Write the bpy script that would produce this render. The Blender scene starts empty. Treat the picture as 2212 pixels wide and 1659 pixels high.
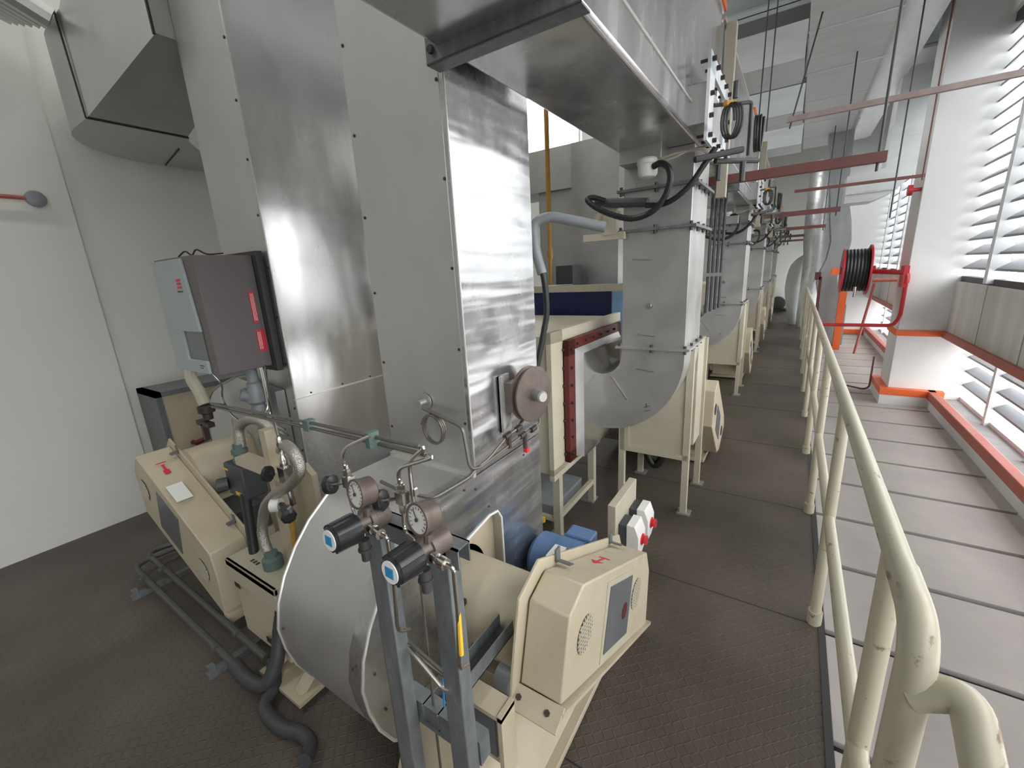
import bpy, bmesh, math, random
from mathutils import Vector, Matrix
random.seed(4)
PI = math.pi
SC = bpy.context.scene
COL = SC.collection
# ------------------------------------------------------------------ camera
cam = bpy.data.cameras.new('camera'); cam.sensor_width = 36; cam.lens = 36*915/2212
cam.clip_start = .05; cam.clip_end = 200
co = bpy.data.objects.new('camera', cam); COL.objects.link(co); SC.camera = co
yaw, pit, roll = -0.5872, -0.25445, -0.0532
cy_, sy_, cp_, sp_, cr_, sr_ = math.cos(yaw), math.sin(yaw), math.cos(pit), math.sin(pit), math.cos(roll), math.sin(roll)
fw = Vector((sy_*cp_, cy_*cp_, sp_)); r0 = Vector((cy_, -sy_, 0)); u0 = r0.cross(fw)
rr = cr_*r0 + sr_*u0; uu = -sr_*r0 + cr_*u0
co.matrix_world = Matrix(((rr.x, uu.x, -fw.x, 0), (rr.y, uu.y, -fw.y, 0), (rr.z, uu.z, -fw.z, 1.85), (0, 0, 0, 1)))
# ------------------------------------------------------------------ light
w = bpy.data.worlds.new('daylight'); SC.world = w; w.use_nodes = True
bg = w.node_tree.nodes['Background']; bg.inputs[0].default_value = (.98, .99, 1, 1); bg.inputs[1].default_value = 6.6
def area(name, loc, target, sx, sy, power, color=(1, 1, 1)):
    l = bpy.data.lights.new(name, 'AREA'); l.shape = 'RECTANGLE'; l.size = sx; l.size_y = sy; l.energy = power; l.color = color
    o = bpy.data.objects.new(name, l); COL.objects.link(o); o.location = loc
    d = Vector(target)-Vector(loc); o.rotation_euler = d.to_track_quat('-Z', 'Y').to_euler(); return o
def portal(loc, sx, sz):
    l = bpy.data.lights.new('window_portal', 'AREA'); l.shape = 'RECTANGLE'; l.size = sx; l.size_y = sz; l.cycles.is_portal = True
    o = bpy.data.objects.new('window_portal', l); COL.objects.link(o); o.location = loc
    o.rotation_euler = Vector((-1, 0, 0)).to_track_quat('-Z', 'Y').to_euler(); return o
portal((1.95, 1.5, 2.8), 11.2, 2.7); portal((1.95, 10.3, 2.8), 5.6, 2.7); portal((2.05, 1.5, .5), 11.2, .8); portal((2.05, 10.3, .5), 5.6, .8)
for y_ in (-1.5, 2.5, 7.0, 12.0): area('ceiling_fill_light', (-3.1, y_, 6.3), (-3.1, y_+.001, 0), .3, 2.4, 60, (1, .99, .96))  # added overhead fill without fixtures, brightens the white wall and upper surfaces
SC.view_settings.view_transform = 'Standard'; SC.view_settings.look = 'None'
SC.view_settings.exposure = 0.0; SC.view_settings.gamma = 1; SC.view_settings.use_curve_mapping = False
# ------------------------------------------------------------------ materials
def N(nt, t, **k):
    n = nt.nodes.new(t)
    for a, b in k.items(): setattr(n, a, b)
    return n
def mat(name, col, rough=.5, metal=0, col2=None, nscale=6, stretch=(1, 1, 1), bump=0, bscale=40, rvar=0, spec=.5, thr=(.35, .7), detail=5, bstretch=None):
    m = bpy.data.materials.new(name); m.use_nodes = True; nt = m.node_tree; b = nt.nodes['Principled BSDF']
    b.inputs['Base Color'].default_value = (*col, 1); b.inputs['Roughness'].default_value = rough
    b.inputs['Metallic'].default_value = metal; b.inputs['Specular IOR Level'].default_value = spec
    tc = N(nt, 'ShaderNodeTexCoord'); mp = N(nt, 'ShaderNodeMapping'); mp.inputs['Scale'].default_value = stretch
    nt.links.new(tc.outputs['Object'], mp.inputs['Vector'])
    if col2 or rvar:
        n = N(nt, 'ShaderNodeTexNoise'); n.inputs['Scale'].default_value = nscale; n.inputs['Detail'].default_value = detail
        n.inputs['Roughness'].default_value = .6
        nt.links.new(mp.outputs[0], n.inputs['Vector'])
        cr = N(nt, 'ShaderNodeValToRGB'); cr.color_ramp.elements[0].position = thr[0]; cr.color_ramp.elements[1].position = thr[1]
        cr.color_ramp.elements[0].color = (*col, 1); cr.color_ramp.elements[1].color = (*(col2 or col), 1)
        nt.links.new(n.outputs['Fac'], cr.inputs[0])
        if col2: nt.links.new(cr.outputs[0], b.inputs['Base Color'])
        if rvar:
            mr = N(nt, 'ShaderNodeMapRange'); mr.inputs['From Min'].default_value = .3; mr.inputs['From Max'].default_value = .7
            mr.inputs['To Min'].default_value = rough; mr.inputs['To Max'].default_value = rough+rvar
            nt.links.new(n.outputs['Fac'], mr.inputs[0]); nt.links.new(mr.outputs[0], b.inputs['Roughness'])
    if bump:
        n2 = N(nt, 'ShaderNodeTexNoise'); n2.inputs['Scale'].default_value = bscale; n2.inputs['Detail'].default_value = 2
        if bstretch:
            mp2 = N(nt, 'ShaderNodeMapping'); mp2.inputs['Scale'].default_value = bstretch; nt.links.new(tc.outputs['Object'], mp2.inputs['Vector']); nt.links.new(mp2.outputs[0], n2.inputs['Vector'])
        else: nt.links.new(mp.outputs[0], n2.inputs['Vector'])
        bp = N(nt, 'ShaderNodeBump'); bp.inputs['Strength'].default_value = bump; bp.inputs['Distance'].default_value = .02
        nt.links.new(n2.outputs['Fac'], bp.inputs['Height']); nt.links.new(bp.outputs[0], b.inputs['Normal'])
    return m
M = {}
M['alu'] = mat('aluminium_cladding', (.60, .60, .60), .15, .95, (.68, .68, .67), 5, (1, 1, .35), .6, 2.2, .16)
M['alu_dull'] = mat('dull_cladding', (.55, .55, .54), .34, .84, (.61, .61, .60), 5, (1, 1, .6), .12, 4, .15)
M['galv'] = mat('galvanised_sheet', (.44, .44, .43), .34, .75, (.52, .52, .5), 4, (1, 1, 1), .08, 5, .2)
M['galv_stand'] = mat('galvanised_strut', (.16, .172, .178), .45, .5, (.23, .245, .25), 30, (1, 1, .4), .1, 60, .15)
M['alu_wavy'] = mat('rippled_cladding', (.50, .51, .52), .18, .93, (.60, .60, .60), 9, (1, .9, .5), 1.0, 2.2, .14, bstretch=(1, .5, 3.2))
M['grey_ins'] = mat('grey_insulation', (.26, .27, .28), .6, .1, (.33, .34, .34), 6, (1, 1, .3), .2, 9)
M['alu_clean'] = mat('clean_sheet', (.62, .62, .61), .16, .95, (.66, .66, .65), 4, (1, 1, 1), .12, 3)
M['foil'] = mat('foil_insulation', (.70, .73, .73), .5, .3, (.80, .83, .83), 9, (.25, 1, 1), .5, 9, .2)
M['foil_bright'] = mat('shiny_foil', (.78, .80, .80), .25, .7, (.9, .9, .9), 9, (1, .3, 1), .5, 9, .2)
M['cream'] = mat('cream_paint', (.50, .44, .32), .42, 0, (.44, .375, .25), 5, (1, 1, 1), .03, 120, .1, thr=(.45, .8))
M['cream_pale'] = mat('pale_cream_paint', (.49, .455, .35), .42, 0, (.43, .395, .29), 5, thr=(.45, .8))
M['rail'] = mat('cream_rail_paint', (.54, .505, .38), .35, 0, (.26, .19, .12), 26, (1, .5, 1), .02, 60, thr=(.62, .68), detail=9)
M['white'] = mat('white_wall_paint', (.75, .75, .70), .75, 0, (.71, .71, .66), 1.5, (1, 1, .5), .02, 30)
M['white2'] = mat('window_wall_paint', (.78, .79, .78), .7, 0, (.72, .73, .72), 2, (1, 1, .4))
M['concrete'] = mat('stained_concrete_panel', (.66, .66, .63), .8, 0, (.52, .51, .47), 1.6, (1, 3, .2), .05, 30)
M['plank'] = mat('deck_board', (.46, .43, .405), .65, 0, (.54, .505, .475), 3, (1, 1, 1), .06, 25, .1)
M['ledge'] = mat('grey_ledge', (.30, .31, .31), .8, 0, (.38, .38, .37), 5)
M['gapgrey'] = mat('grey_joint', (.38, .36, .33), .9)
M['backwall'] = mat('grey_wall_paint', (.36, .355, .34), .8)
M['gap'] = mat('dark_joint', (.03, .03, .035), .9)
M['orange'] = mat('orange_paint', (.85, .16, .04), .45)
M['redband'] = mat('faded_red_paint', (.50, .12, .09), .55, 0, (.42, .16, .12), 8)
M['red'] = mat('red_paint', (.50, .03, .04), .35)
M['redox'] = mat('red_oxide_flange', (.11, .013, .010), .45, 0, (.085, .014, .012), 10)
M['brown'] = mat('red_brown_steel', (.20, .075, .065), .55, 0, (.15, .06, .055), 10)
M['pinkpipe'] = mat('primer_pink_steel', (.42, .34, .32), .55, 0, (.36, .26, .25), 12)
M['black'] = mat('black_rubber', (.016, .017, .018), .42)
M['blackp'] = mat('black_plastic', (.02, .02, .022), .3)
M['dark'] = mat('dark_metal', (.06, .06, .06), .5, .3)
M['bolt'] = mat('oxidised_bolt', (.07, .055, .05), .5, .5)
M['tube'] = mat('dull_tube', (.20, .19, .16), .4, .7)
M['chrome'] = mat('stainless_steel', (.62, .60, .56), .22, 1)
M['bronze'] = mat('weathered_regulator', (.12, .095, .082), .45, .3, (.16, .125, .10), 14)
M['dial'] = mat('dial_face', (.66, .66, .62), .4)
M['blue'] = mat('motor_blue', (.10, .19, .36), .4)
M['navy'] = mat('navy_cladding', (.008, .018, .085), .35)
M['skyblue'] = mat('pale_blue_steel', (.25, .45, .72), .4)
M['stickerblue'] = mat('blue_sticker', (.03, .25, .50), .4)
M['whitep'] = mat('white_plastic', (.78, .78, .74), .35)
M['grey_box'] = mat('grey_cabinet', (.14, .124, .12), .5)
M['grey_front'] = mat('pale_grey_front', (.36, .41, .41), .45)
M['grey_window'] = mat('smoked_window', (.12, .14, .135), .12)
M['redsticker'] = mat('red_sticker', (.62, .03, .05), .4)
M['slate'] = mat('slate_panel', (.10, .11, .12), .35, 0, (.14, .14, .15), 6)
M['yellow'] = mat('yellow_paint', (.75, .48, .04), .5)
M['ochre'] = mat('ochre_pipe', (.50, .29, .05), .45, 0, (.38, .2, .04), 12)
M['grey_pipe'] = mat('grey_conduit', (.27, .29, .30), .4, 0, (.22, .24, .25), 12)
M['flex'] = mat('plastic_flex', (.045, .047, .05), .5)
M['flexgrey'] = mat('dusty_conduit', (.075, .078, .072), .5)
M['green'] = mat('patina_green', (.10, .15, .135), .6)
M['steelbeam'] = mat('grey_steel', (.40, .42, .44), .6)
M['frame'] = mat('white_louver_frame', (.72, .75, .76), .5)
M['blade'] = mat('louver_blade', (.26, .27, .29), .5)
M['ceil'] = mat('dark_ceiling', (.17, .165, .16), .85)
M['darkgrey'] = mat('dark_grey_junction', (.055, .06, .065), .5)
M['amber'] = mat('amber_lens', (.6, .3, .05), .4)
M['bead'] = mat('bright_seam', (.72, .72, .68), .3, .7)
def braid():
    m = mat('steel_braid', (.5, .48, .44), .35, .9); nt = m.node_tree; b = nt.nodes['Principled BSDF']
    tc = N(nt, 'ShaderNodeTexCoord'); wv = N(nt, 'ShaderNodeTexVoronoi'); wv.inputs['Scale'].default_value = 260
    nt.links.new(tc.outputs['Object'], wv.inputs['Vector']); bp = N(nt, 'ShaderNodeBump'); bp.inputs['Strength'].default_value = .8; bp.inputs['Distance'].default_value = .003
    nt.links.new(wv.outputs['Distance'], bp.inputs['Height']); nt.links.new(bp.outputs[0], b.inputs['Normal']); return m
M['braid'] = braid()
def checker_plate():
    m = bpy.data.materials.new('checker_plate'); m.use_nodes = True; nt = m.node_tree; b = nt.nodes['Principled BSDF']
    tc = N(nt, 'ShaderNodeTexCoord')
    def dashes(rot, off):
        mp = N(nt, 'ShaderNodeMapping'); mp.inputs['Rotation'].default_value = (0, 0, rot); mp.inputs['Location'].default_value = off
        mp.inputs['Scale'].default_value = (24, 24, 0); nt.links.new(tc.outputs['Object'], mp.inputs['Vector'])
        fr = N(nt, 'ShaderNodeVectorMath', operation='FRACTION'); nt.links.new(mp.outputs[0], fr.inputs[0])
        sb = N(nt, 'ShaderNodeVectorMath', operation='SUBTRACT'); sb.inputs[1].default_value = (.5, .5, 0); nt.links.new(fr.outputs[0], sb.inputs[0])
        ml = N(nt, 'ShaderNodeVectorMath', operation='MULTIPLY'); ml.inputs[1].default_value = (1.25, 6.0, 0); nt.links.new(sb.outputs[0], ml.inputs[0])
        ln = N(nt, 'ShaderNodeVectorMath', operation='LENGTH'); nt.links.new(ml.outputs[0], ln.inputs[0])
        lt = N(nt, 'ShaderNodeMapRange'); lt.inputs['From Min'].default_value = .55; lt.inputs['From Max'].default_value = .35
        nt.links.new(ln.outputs['Value'], lt.inputs[0]); return lt
    a = dashes(PI/4, (0, 0, 0)); c = dashes(-PI/4, (.5, .5, 0))
    mx = N(nt, 'ShaderNodeMath', operation='MAXIMUM'); nt.links.new(a.outputs[0], mx.inputs[0]); nt.links.new(c.outputs[0], mx.inputs[1])
    bp = N(nt, 'ShaderNodeBump'); bp.inputs['Strength'].default_value = .6; bp.inputs['Distance'].default_value = .006
    nt.links.new(mx.outputs[0], bp.inputs['Height']); nt.links.new(bp.outputs[0], b.inputs['Normal'])
    n = N(nt, 'ShaderNodeTexNoise'); n.inputs['Scale'].default_value = 1.6; n.inputs['Detail'].default_value = 6; nt.links.new(tc.outputs['Object'], n.inputs['Vector'])
    cr = N(nt, 'ShaderNodeValToRGB'); cr.color_ramp.elements[0].color = (.078, .062, .048, 1); cr.color_ramp.elements[1].color = (.125, .102, .085, 1)
    cr.color_ramp.elements[0].position = .35; cr.color_ramp.elements[1].position = .7
    nt.links.new(n.outputs['Fac'], cr.inputs[0]); nt.links.new(cr.outputs[0], b.inputs['Base Color'])
    b.inputs['Roughness'].default_value = .5; return m
M['checker'] = checker_plate()
# ------------------------------------------------------------------ mesh builder
ORG = {}
class MB:
    def __init__(s): s.v = []; s.f = []; s.pc = []
    def add(s, vs, fs):
        o = len(s.v); s.pc.append((vs, fs)); s.v += [Vector(v) for v in vs]; s.f += [tuple(i+o for i in f) for f in fs]; return s
    def box(s, a, b):
        x0, y0, z0 = a; x1, y1, z1 = b
        return s.add([(x0, y0, z0), (x1, y0, z0), (x1, y1, z0), (x0, y1, z0), (x0, y0, z1), (x1, y0, z1), (x1, y1, z1), (x0, y1, z1)],
                     [(0, 3, 2, 1), (4, 5, 6, 7), (0, 1, 5, 4), (1, 2, 6, 5), (2, 3, 7, 6), (3, 0, 4, 7)])
    def bar(s, p, q, wd, ht, up=(0, 0, 1)):
        p = Vector(p); q = Vector(q); d = (q-p).normalized(); u = Vector(up)
        if abs(d.dot(u)) > .95: u = Vector((1, 0, 0))
        r = d.cross(u).normalized()*wd/2; n = r.cross(d).normalized()*ht/2
        vs = [p-r-n, p+r-n, p+r+n, p-r+n, q-r-n, q+r-n, q+r+n, q-r+n]
        return s.add(vs, [(0, 3, 2, 1), (4, 5, 6, 7), (0, 1, 5, 4), (1, 2, 6, 5), (2, 3, 7, 6), (3, 0, 4, 7)])
    def prism(s, pts, ax, a, b):   # pts 2D polygon in the plane across axis ax
        def mk(p, t): return {'x': (t, p[0], p[1]), 'y': (p[0], t, p[1]), 'z': (p[0], p[1], t)}[ax]
        n = len(pts)
        return s.add([mk(p, a) for p in pts]+[mk(p, b) for p in pts],
                     [tuple(range(n))[::-1], tuple(range(n, 2*n))]+[(i, (i+1) % n, n+(i+1) % n, n+i) for i in range(n)])
    def rings(s, rs, caps=True, closed=False):
        n = len(rs[0]); o = len(s.v)
        vs = [v for r in rs for v in r]; fs = []
        m = len(rs)
        for j in range(m if closed else m-1):
            k = (j+1) % m
            for i in range(n): fs.append((j*n+i, j*n+(i+1) % n, k*n+(i+1) % n, k*n+i))
        if caps and not closed: fs += [tuple(range(n))[::-1], tuple(range((m-1)*n, m*n))]
        return s.add(vs, fs)
    def tube(s, pts, r, n=10, smooth=0, closed=False, rib=0):
        P = [Vector(p) for p in pts]
        if smooth:
            n0 = len(P); P = catmull(P, smooth, closed)
            if isinstance(r, (list, tuple)):
                q = [(len(r)-1)*i/(len(P)-1) for i in range(len(P))]
                r = [r[int(t)]+(r[min(int(t)+1, len(r)-1)]-r[int(t)])*(t-int(t)) for t in q]
        m = len(P); rs = []; prev = None
        for i, p in enumerate(P):
            a = P[i-1] if (i > 0 or closed) else P[0]; b = P[(i+1) % m] if (i < m-1 or closed) else P[-1]
            t = (b-a).normalized()
            if prev is None:
                u = Vector((0, 0, 1)) if abs(t.z) < .9 else Vector((1, 0, 0)); nn = t.cross(u).normalized()
            else: nn = (prev-t*prev.dot(t)).normalized()
            prev = nn; bb = t.cross(nn)
            rad = r[i] if isinstance(r, (list, tuple)) else r
            if rib and i % 2: rad *= (1-rib)
            rs.append([p+(nn*math.cos(2*PI*k/n)+bb*math.sin(2*PI*k/n))*rad for k in range(n)])
        return s.rings(rs, closed=closed)
    def cyl(s, p, q, r, n=16, r2=None): 
        p = Vector(p); q = Vector(q); return s.tube([p, q], [r, r2 if r2 is not None else r], n)
    def lathe(s, p, d, prof, n=24):   # prof: (distance along axis, radius)
        p = Vector(p); d = Vector(d).normalized(); u = Vector((0, 0, 1)) if abs(d.z) < .9 else Vector((1, 0, 0))
        a = d.cross(u).normalized(); b = d.cross(a)
        return s.rings([[p+d*t+(a*math.cos(2*PI*k/n)+b*math.sin(2*PI*k/n))*max(r, 1e-4) for k in range(n)] for t, r in prof])
    def bolts(s, pts, d, r=.009, h=.014):
        for p in pts:
            p = Vector(p); dd = Vector(d).normalized()
            s.cyl(p-dd*h*.2, p+dd*h, r, 6)
        return s
    def each(s, name, mt, parent, bevel=0):      # every piece a part of its own
        for vs, fs in s.pc: MB().add(vs, fs).build(name, mt, parent, bevel)
    def build(s, name, mt, parent=None, bevel=0, ang=.6):
        me = bpy.data.meshes.new(name)
        if parent is None:
            lo = [min(v[i] for v in s.v) for i in range(3)]; hi = [max(v[i] for v in s.v) for i in range(3)]
            org = Vector(((lo[0]+hi[0])/2, (lo[1]+hi[1])/2, lo[2]))
        else: org = ORG[parent.name]
        me.from_pydata([v-org for v in s.v], [], s.f); me.materials.append(M[mt] if isinstance(mt, str) else mt)
        bm = bmesh.new(); bm.from_mesh(me); bmesh.ops.recalc_face_normals(bm, faces=bm.faces); bm.to_mesh(me); bm.free()
        for p in me.polygons: p.use_smooth = True
        me.set_sharp_from_angle(angle=ang)
        o = bpy.data.objects.new(name, me); COL.objects.link(o); ORG[o.name] = org
        if parent is None: o.location = org
        else: o.parent = parent
        if bevel:
            md = o.modifiers.new('edge', 'BEVEL'); md.width = bevel; md.segments = 2; md.limit_method = 'ANGLE'; md.angle_limit = .7
        return o
def catmull(P, k, closed=False):
    out = []; n = len(P); rng = range(n if closed else n-1)
    for i in rng:
        p1, p2 = P[i], P[(i+1) % n]
        p0 = P[i-1] if (i > 0 or closed) else p1*2-p2
        p3 = P[(i+2) % n] if (i+2 < n or closed) else p2*2-p1
        for j in range(k):
            t = j/k
            out.append(.5*((2*p1)+(p2-p0)*t+(2*p0-5*p1+4*p2-p3)*t*t+(3*p1-p0-3*p2+p3)*t**3))
    if not closed: out.append(P[-1])
    return out
def rounded(P, r, k=5):   # polyline with rounded corners
    P = [Vector(p) for p in P]; out = [P[0]]
    for i in range(1, len(P)-1):
        a, b, c = P[i-1], P[i], P[i+1]; d1 = (a-b); d2 = (c-b); q = min(r, d1.length*.48, d2.length*.48)
        s_ = b+d1.normalized()*q; e = b+d2.normalized()*q
        for j in range(k+1):
            t = j/k; out.append(s_*(1-t)**2+b*2*t*(1-t)+e*t*t)
    out.append(P[-1]); return out
def tag(o, label=None, cat=None, group=None, kind=None):
    if label: o['label'] = label
    if cat: o['category'] = cat
    if group: o['group'] = group
    if kind: o['kind'] = kind
    return o
def thing(name, loc, label, cat, group=None):
    o = bpy.data.objects.new(name, None); o.empty_display_size = .1; COL.objects.link(o); o.location = loc; ORG[o.name] = Vector(loc)
    return tag(o, label, cat, group)
def struct(mb, name, mt, parent=None, bevel=0):
    o = mb.build(name, mt, parent, bevel)
    if parent is None: o['kind'] = 'structure'
    return o
def copy_tree(o, off, label=None, parent=None):
    c = o.copy(); COL.objects.link(c)
    if parent is None: c.location = o.location+Vector(off)
    else: c.parent = parent
    if label: c['label'] = label
    for ch in list(o.children): copy_tree(ch, off, None, c)
    return c
# ------------------------------------------------------------------ setting
struct(MB().box((-4.6, -4, -.06), (.285, 19.6, 0)), 'floor', 'checker')
b = MB()
for y in (1.1, 2.33, 3.57, 4.83, 6.1, 7.35, 8.6, 9.85, 11.1, 12.4, 13.6): b.box((-4.6, y, -.001), (.285, y+.006, .0012))
struct(b, 'trim_1', 'gap')
deck = struct(MB().box((.285, -4, -.10), (1.56, 13.1, -.03)), 'floor_deck', 'gap')
b = MB(); y = -3.95
while y < 13: b.box((.30, y+.014, -.05), (1.55, y+.600, -.004)); y += .627
b.build('board', 'plank', deck, .003)
struct(MB().box((.272, -4, -.06), (.30, 13.1, .004)), 'trim_2', 'dark')
struct(MB().box((-4.75, -4, -.06), (-4.6, 7.0, 6.4)).box((-4.75, 7.0, -.06), (-4.6, 10.5, 3.6)).box((-4.75, 7.0, 5.6), (-4.6, 10.5, 6.4)).box((-4.75, 10.5, -.06), (-4.6, 19.8, 6.4)).box((-4.60, -4, 0), (-4.565, 1.08, 6.4)), 'wall_left', 'white')
struct(MB().box((-4.72, 7.0, 3.6), (-4.66, 7.06, 5.6)).box((-4.72, 8.72, 3.6), (-4.66, 8.78, 5.6)).box((-4.72, 10.44, 3.6), (-4.66, 10.5, 5.6)).box((-4.72, 7.0, 3.6), (-4.66, 10.5, 3.66)).box((-4.72, 7.0, 5.54), (-4.66, 10.5, 5.6)), 'window_5', 'frame')
pl = portal((-4.8, 8.75, 4.6), 3.5, 2.0); pl.rotation_euler = Vector((1, 0, 0)).to_track_quat('-Z', 'Y').to_euler()
struct(MB().box((-4.75, 19.6, -.06), (1.0, 19.75, 6.4)), 'wall_end', 'white')
struct(MB().box((-4.75, -4.15, -.06), (2.3, -4.0, 6.4)), 'wall_back', 'backwall')
struct(MB().box((.82, 13.1, -.1), (2.2, 13.25, 6.4)), 'wall_end_bay', 'white2')
struct(MB().box((1.0, 13.25, -.1), (1.15, 19.75, 6.4)), 'wall_right_far', 'white2')
struct(MB().box((.84, 13.06, .02), (1.6, 13.1, .12)), 'baseboard_end', 'orange')
struct(MB().box((-4.75, -4.1, 6.4), (2.3, 19.8, 6.5)), 'ceiling', 'ceil')
# columns in the window wall
def column(n, y0, y1):
    c = struct(MB().box((1.13, y0, 0), (1.9, y1, 6.4)), 'wall_column', 'white2', None, .006)
    struct(MB().box((1.05, y0-.10, -.03), (1.62, y1+.1, .12)), 'trim_%d' % n, 'white2')
    struct(MB().box((1.045, y0-.105, .12), (1.64, y1+.1, .20)), 'trim_%d' % (n+1), 'orange')
    struct(MB().box((1.115, y0-.02, .86), (1.62, y1+.02, .93)), 'trim_%d' % (n+2), 'orange')
column(3, 6.98, 7.55)
def bay(n, wn, y0, y1):
    struct(MB().box((1.51, y0, -.03), (1.55, y1, .10)), 'wall_right', 'white2')
    struct(MB().box((1.55, y0, -.03), (2.1, y1, .10)), 'wall_right_ledge', 'ledge')
    gb = MB(); k = y1-.02
    while k > y0: gb.box((1.555, k-1.0, .93), (1.562, k-.992, 1.50)); k -= 1.0
    struct(gb, 'trim_%d' % (n+20), 'gapgrey')
    struct(MB().box((1.495, y0, .10), (1.58, y1, .20)), 'trim_%d' % n, 'redband', None, .01)
    struct(MB().box((1.56, y0, .86), (1.72, y1, 1.50)), 'wall_right_panel', 'concrete')
    struct(MB().box((1.53, y0, .855), (1.73, y1, .93)), 'trim_%d' % (n+1), 'redband')
    struct(MB().box((1.56, y0, 4.1), (1.75, y1, 6.4)), 'wall_right_upper', 'white2')
    # upper louver
    fr = MB(); bl = MB(); x0, x1 = 1.60, 1.68
    fr.box((x0, y0, 4.02), (x1, y1, 4.10)).box((x0, y0, 1.50), (x1, y1, 1.56))
    mu = MB(); k = y0
    while k < y1:
        mu.box((x0-.05, k, 1.52), (x1, k+.09, 4.08)); k += 1.0
    z = 1.66
    while z < 4.0:
        bl.add([(x0, y0, z), (x0, y1, z), (x0+.13, y1, z+.085), (x0+.13, y0, z+.085), (x0, y0, z-.022), (x0, y1, z-.022), (x0+.13, y1, z+.073), (x0+.13, y0, z+.073)],
               [(0, 1, 2, 3), (7, 6, 5, 4), (0, 4, 5, 1), (2, 6, 7, 3)]); z += .152
    o = struct(fr, 'window_%d' % wn, 'dark'); struct(mu, 'mullion', 'frame', o); struct(bl, 'louver_blades', 'blade', o)
    fr = MB(); bl = MB(); mu = MB(); x0, x1 = 1.80, 1.88
    fr.box((x0, y0, .80), (x1, y1, .90)).box((x0, y0, .10), (x1, y1, .14)); k = y0
    while k < y1:
        mu.box((x0-.04, k, .10), (x1, k+.06, .88)); k += 1.0
    for z in (.30, .47, .64):
        bl.add([(x0, y0, z), (x0, y1, z), (x0+.09, y1, z+.05), (x0+.09, y0, z+.05), (x0, y0, z-.022), (x0, y1, z-.022), (x0+.09, y1, z+.038), (x0+.09, y0, z+.038)],
               [(0, 1, 2, 3), (7, 6, 5, 4), (0, 4, 5, 1), (2, 6, 7, 3)])
    o = struct(fr, 'window_%d' % (wn+1), 'frame'); struct(mu, 'mullion', 'frame', o); struct(bl, 'louver_blades', 'blade', o)
bay(10, 1, -4, 6.98); bay(12, 3, 7.55, 13.1)
# roof steel
for i, (y, z) in enumerate(((5.6, 5.05), (8.0, 5.3), (10.2, 5.05), (13, 5.2), (16, 5.2))):
    b = MB().box((-4.6, y, z), (1.9, y+.30, z+.03)).box((-4.6, y+.13, z), (1.9, y+.16, z+.5)).box((-4.6, y, z+.48), (1.9, y+.3, z+.5))
    tag(b.build('roof_beam', 'steelbeam'), 'grey steel roof beam crossing the hall, %s from the camera' % ('nearest one', 'second one', 'third one', 'fourth one', 'farthest one')[i], 'beam', 'roof beams')
for i, y in enumerate((7.0, 9.3, 11.8)):
    b = MB().box((-2.2, y, 4.2), (-.15, y+.9, 4.6))
    tag(b.build('transverse_duct', 'foil'), ('wrinkled foil duct crossing under the roof, biggest of the three', 'wrinkled foil duct crossing under the roof, the middle one', 'small far foil duct crossing under the roof')[i], 'duct', 'foil ducts crossing under the roof')
tag(MB().tube([(-1.6, 7.6, 5.9), (.2, 7.6, 5.9)], .03).build('gas_pipe', 'yellow'), 'yellow pipe high in the dark roof space', 'pipe')
# ------------------------------------------------------------------ handrail
hr = thing('handrail', (.255, -.3, 0), 'long cream tubular handrail with chipped paint along the walkway edge', 'handrail')
ps = [1.15+1.2*i for i in range(10)]
R = .026
pts = [(.29, .62, .55), (.29, .70, .9), (.27, .83, 1.0), (.255, 1.02, 1.03)]
b = MB(); b.tube([(.25, 1.05, 1.2), (.25, 12, 1.2)], R, 14); b.build('top_rail', 'rail', hr)
b = MB(); b.tube([(.25, .9, .62), (.25, 12, .62)], R*.9, 12); b.build('mid_rail', 'rail', hr)
for y in ps:
    b = MB().cyl((.255, y, .03), (.25, y, 1.19), R*.95, 12).cyl((.255, y, 0), (.255, y, .075), R*1.25, 12)
    b.build('post', 'rail', hr)
b = MB(); b.tube(rounded([(.25, .89, .0), (.25, .89, 1.2), (.25, 1.08, 1.2)], .16, 8), R*1.12, 18); b.build('end_post', 'rail', hr)
b = MB(); b.tube(rounded([(.25, .885, 1.07), (.315, .875, 1.12), (.335, .76, 1.0), (.36, .60, .55), (.37, .56, 0)], .07, 8), R*1.12, 18); b.build('return_bend', 'rail', hr)
# ------------------------------------------------------------------ fan one (near)
SX0, SX1 = -1.51, -1.02
scr = [(1.226, 1.055), (.98, 1.06), (.87, 1.02), (.78, .955), (.71, .88), (.65, .79), (.61, .70), (.59, .60), (.60, .50), (.625, .40), (.67, .30), (.74, .22), (.84, .15), (1.0, .11), (1.3, .11), (1.55, .17), (1.72, .30), (1.76, .45), (1.76, 1.055)]
f1 = thing('centrifugal_fan', (-1.1, 1.2, 0), 'aluminium clad snail fan with cream belt guard standing at the near end of the walkway', 'fan', 'belt driven fans')
MB().prism(scr, 'x', SX0, -1.09).build('scroll_casing', 'alu_dull', f1)
notch = scr[:14]+[(1.06, .11), (1.06, .775), (1.09, .80), (1.32, .835), (1.37, .82), (1.385, .78), (1.385, .11)]+scr[14:]
MB().prism(notch, 'x', -1.09, SX1).build('side_cladding', 'alu_wavy', f1)
for x in (SX0, SX1):
    b = MB().tube([(x, p[0], p[1]) for p in scr[1:16]], .006, 6)
    b.build('edge_bead', 'bead', f1)
MB().tube([(SX1+.002, 1.385, .3), (SX1+.002, 1.385, .78), (SX1+.002, 1.36, .825), (SX1+.002, 1.3, .835), (SX1+.002, 1.08, .80), (SX1+.002, 1.0, .78)], .005, 6).build('cutout_bead', 'whitep', f1)
b = MB()
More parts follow.
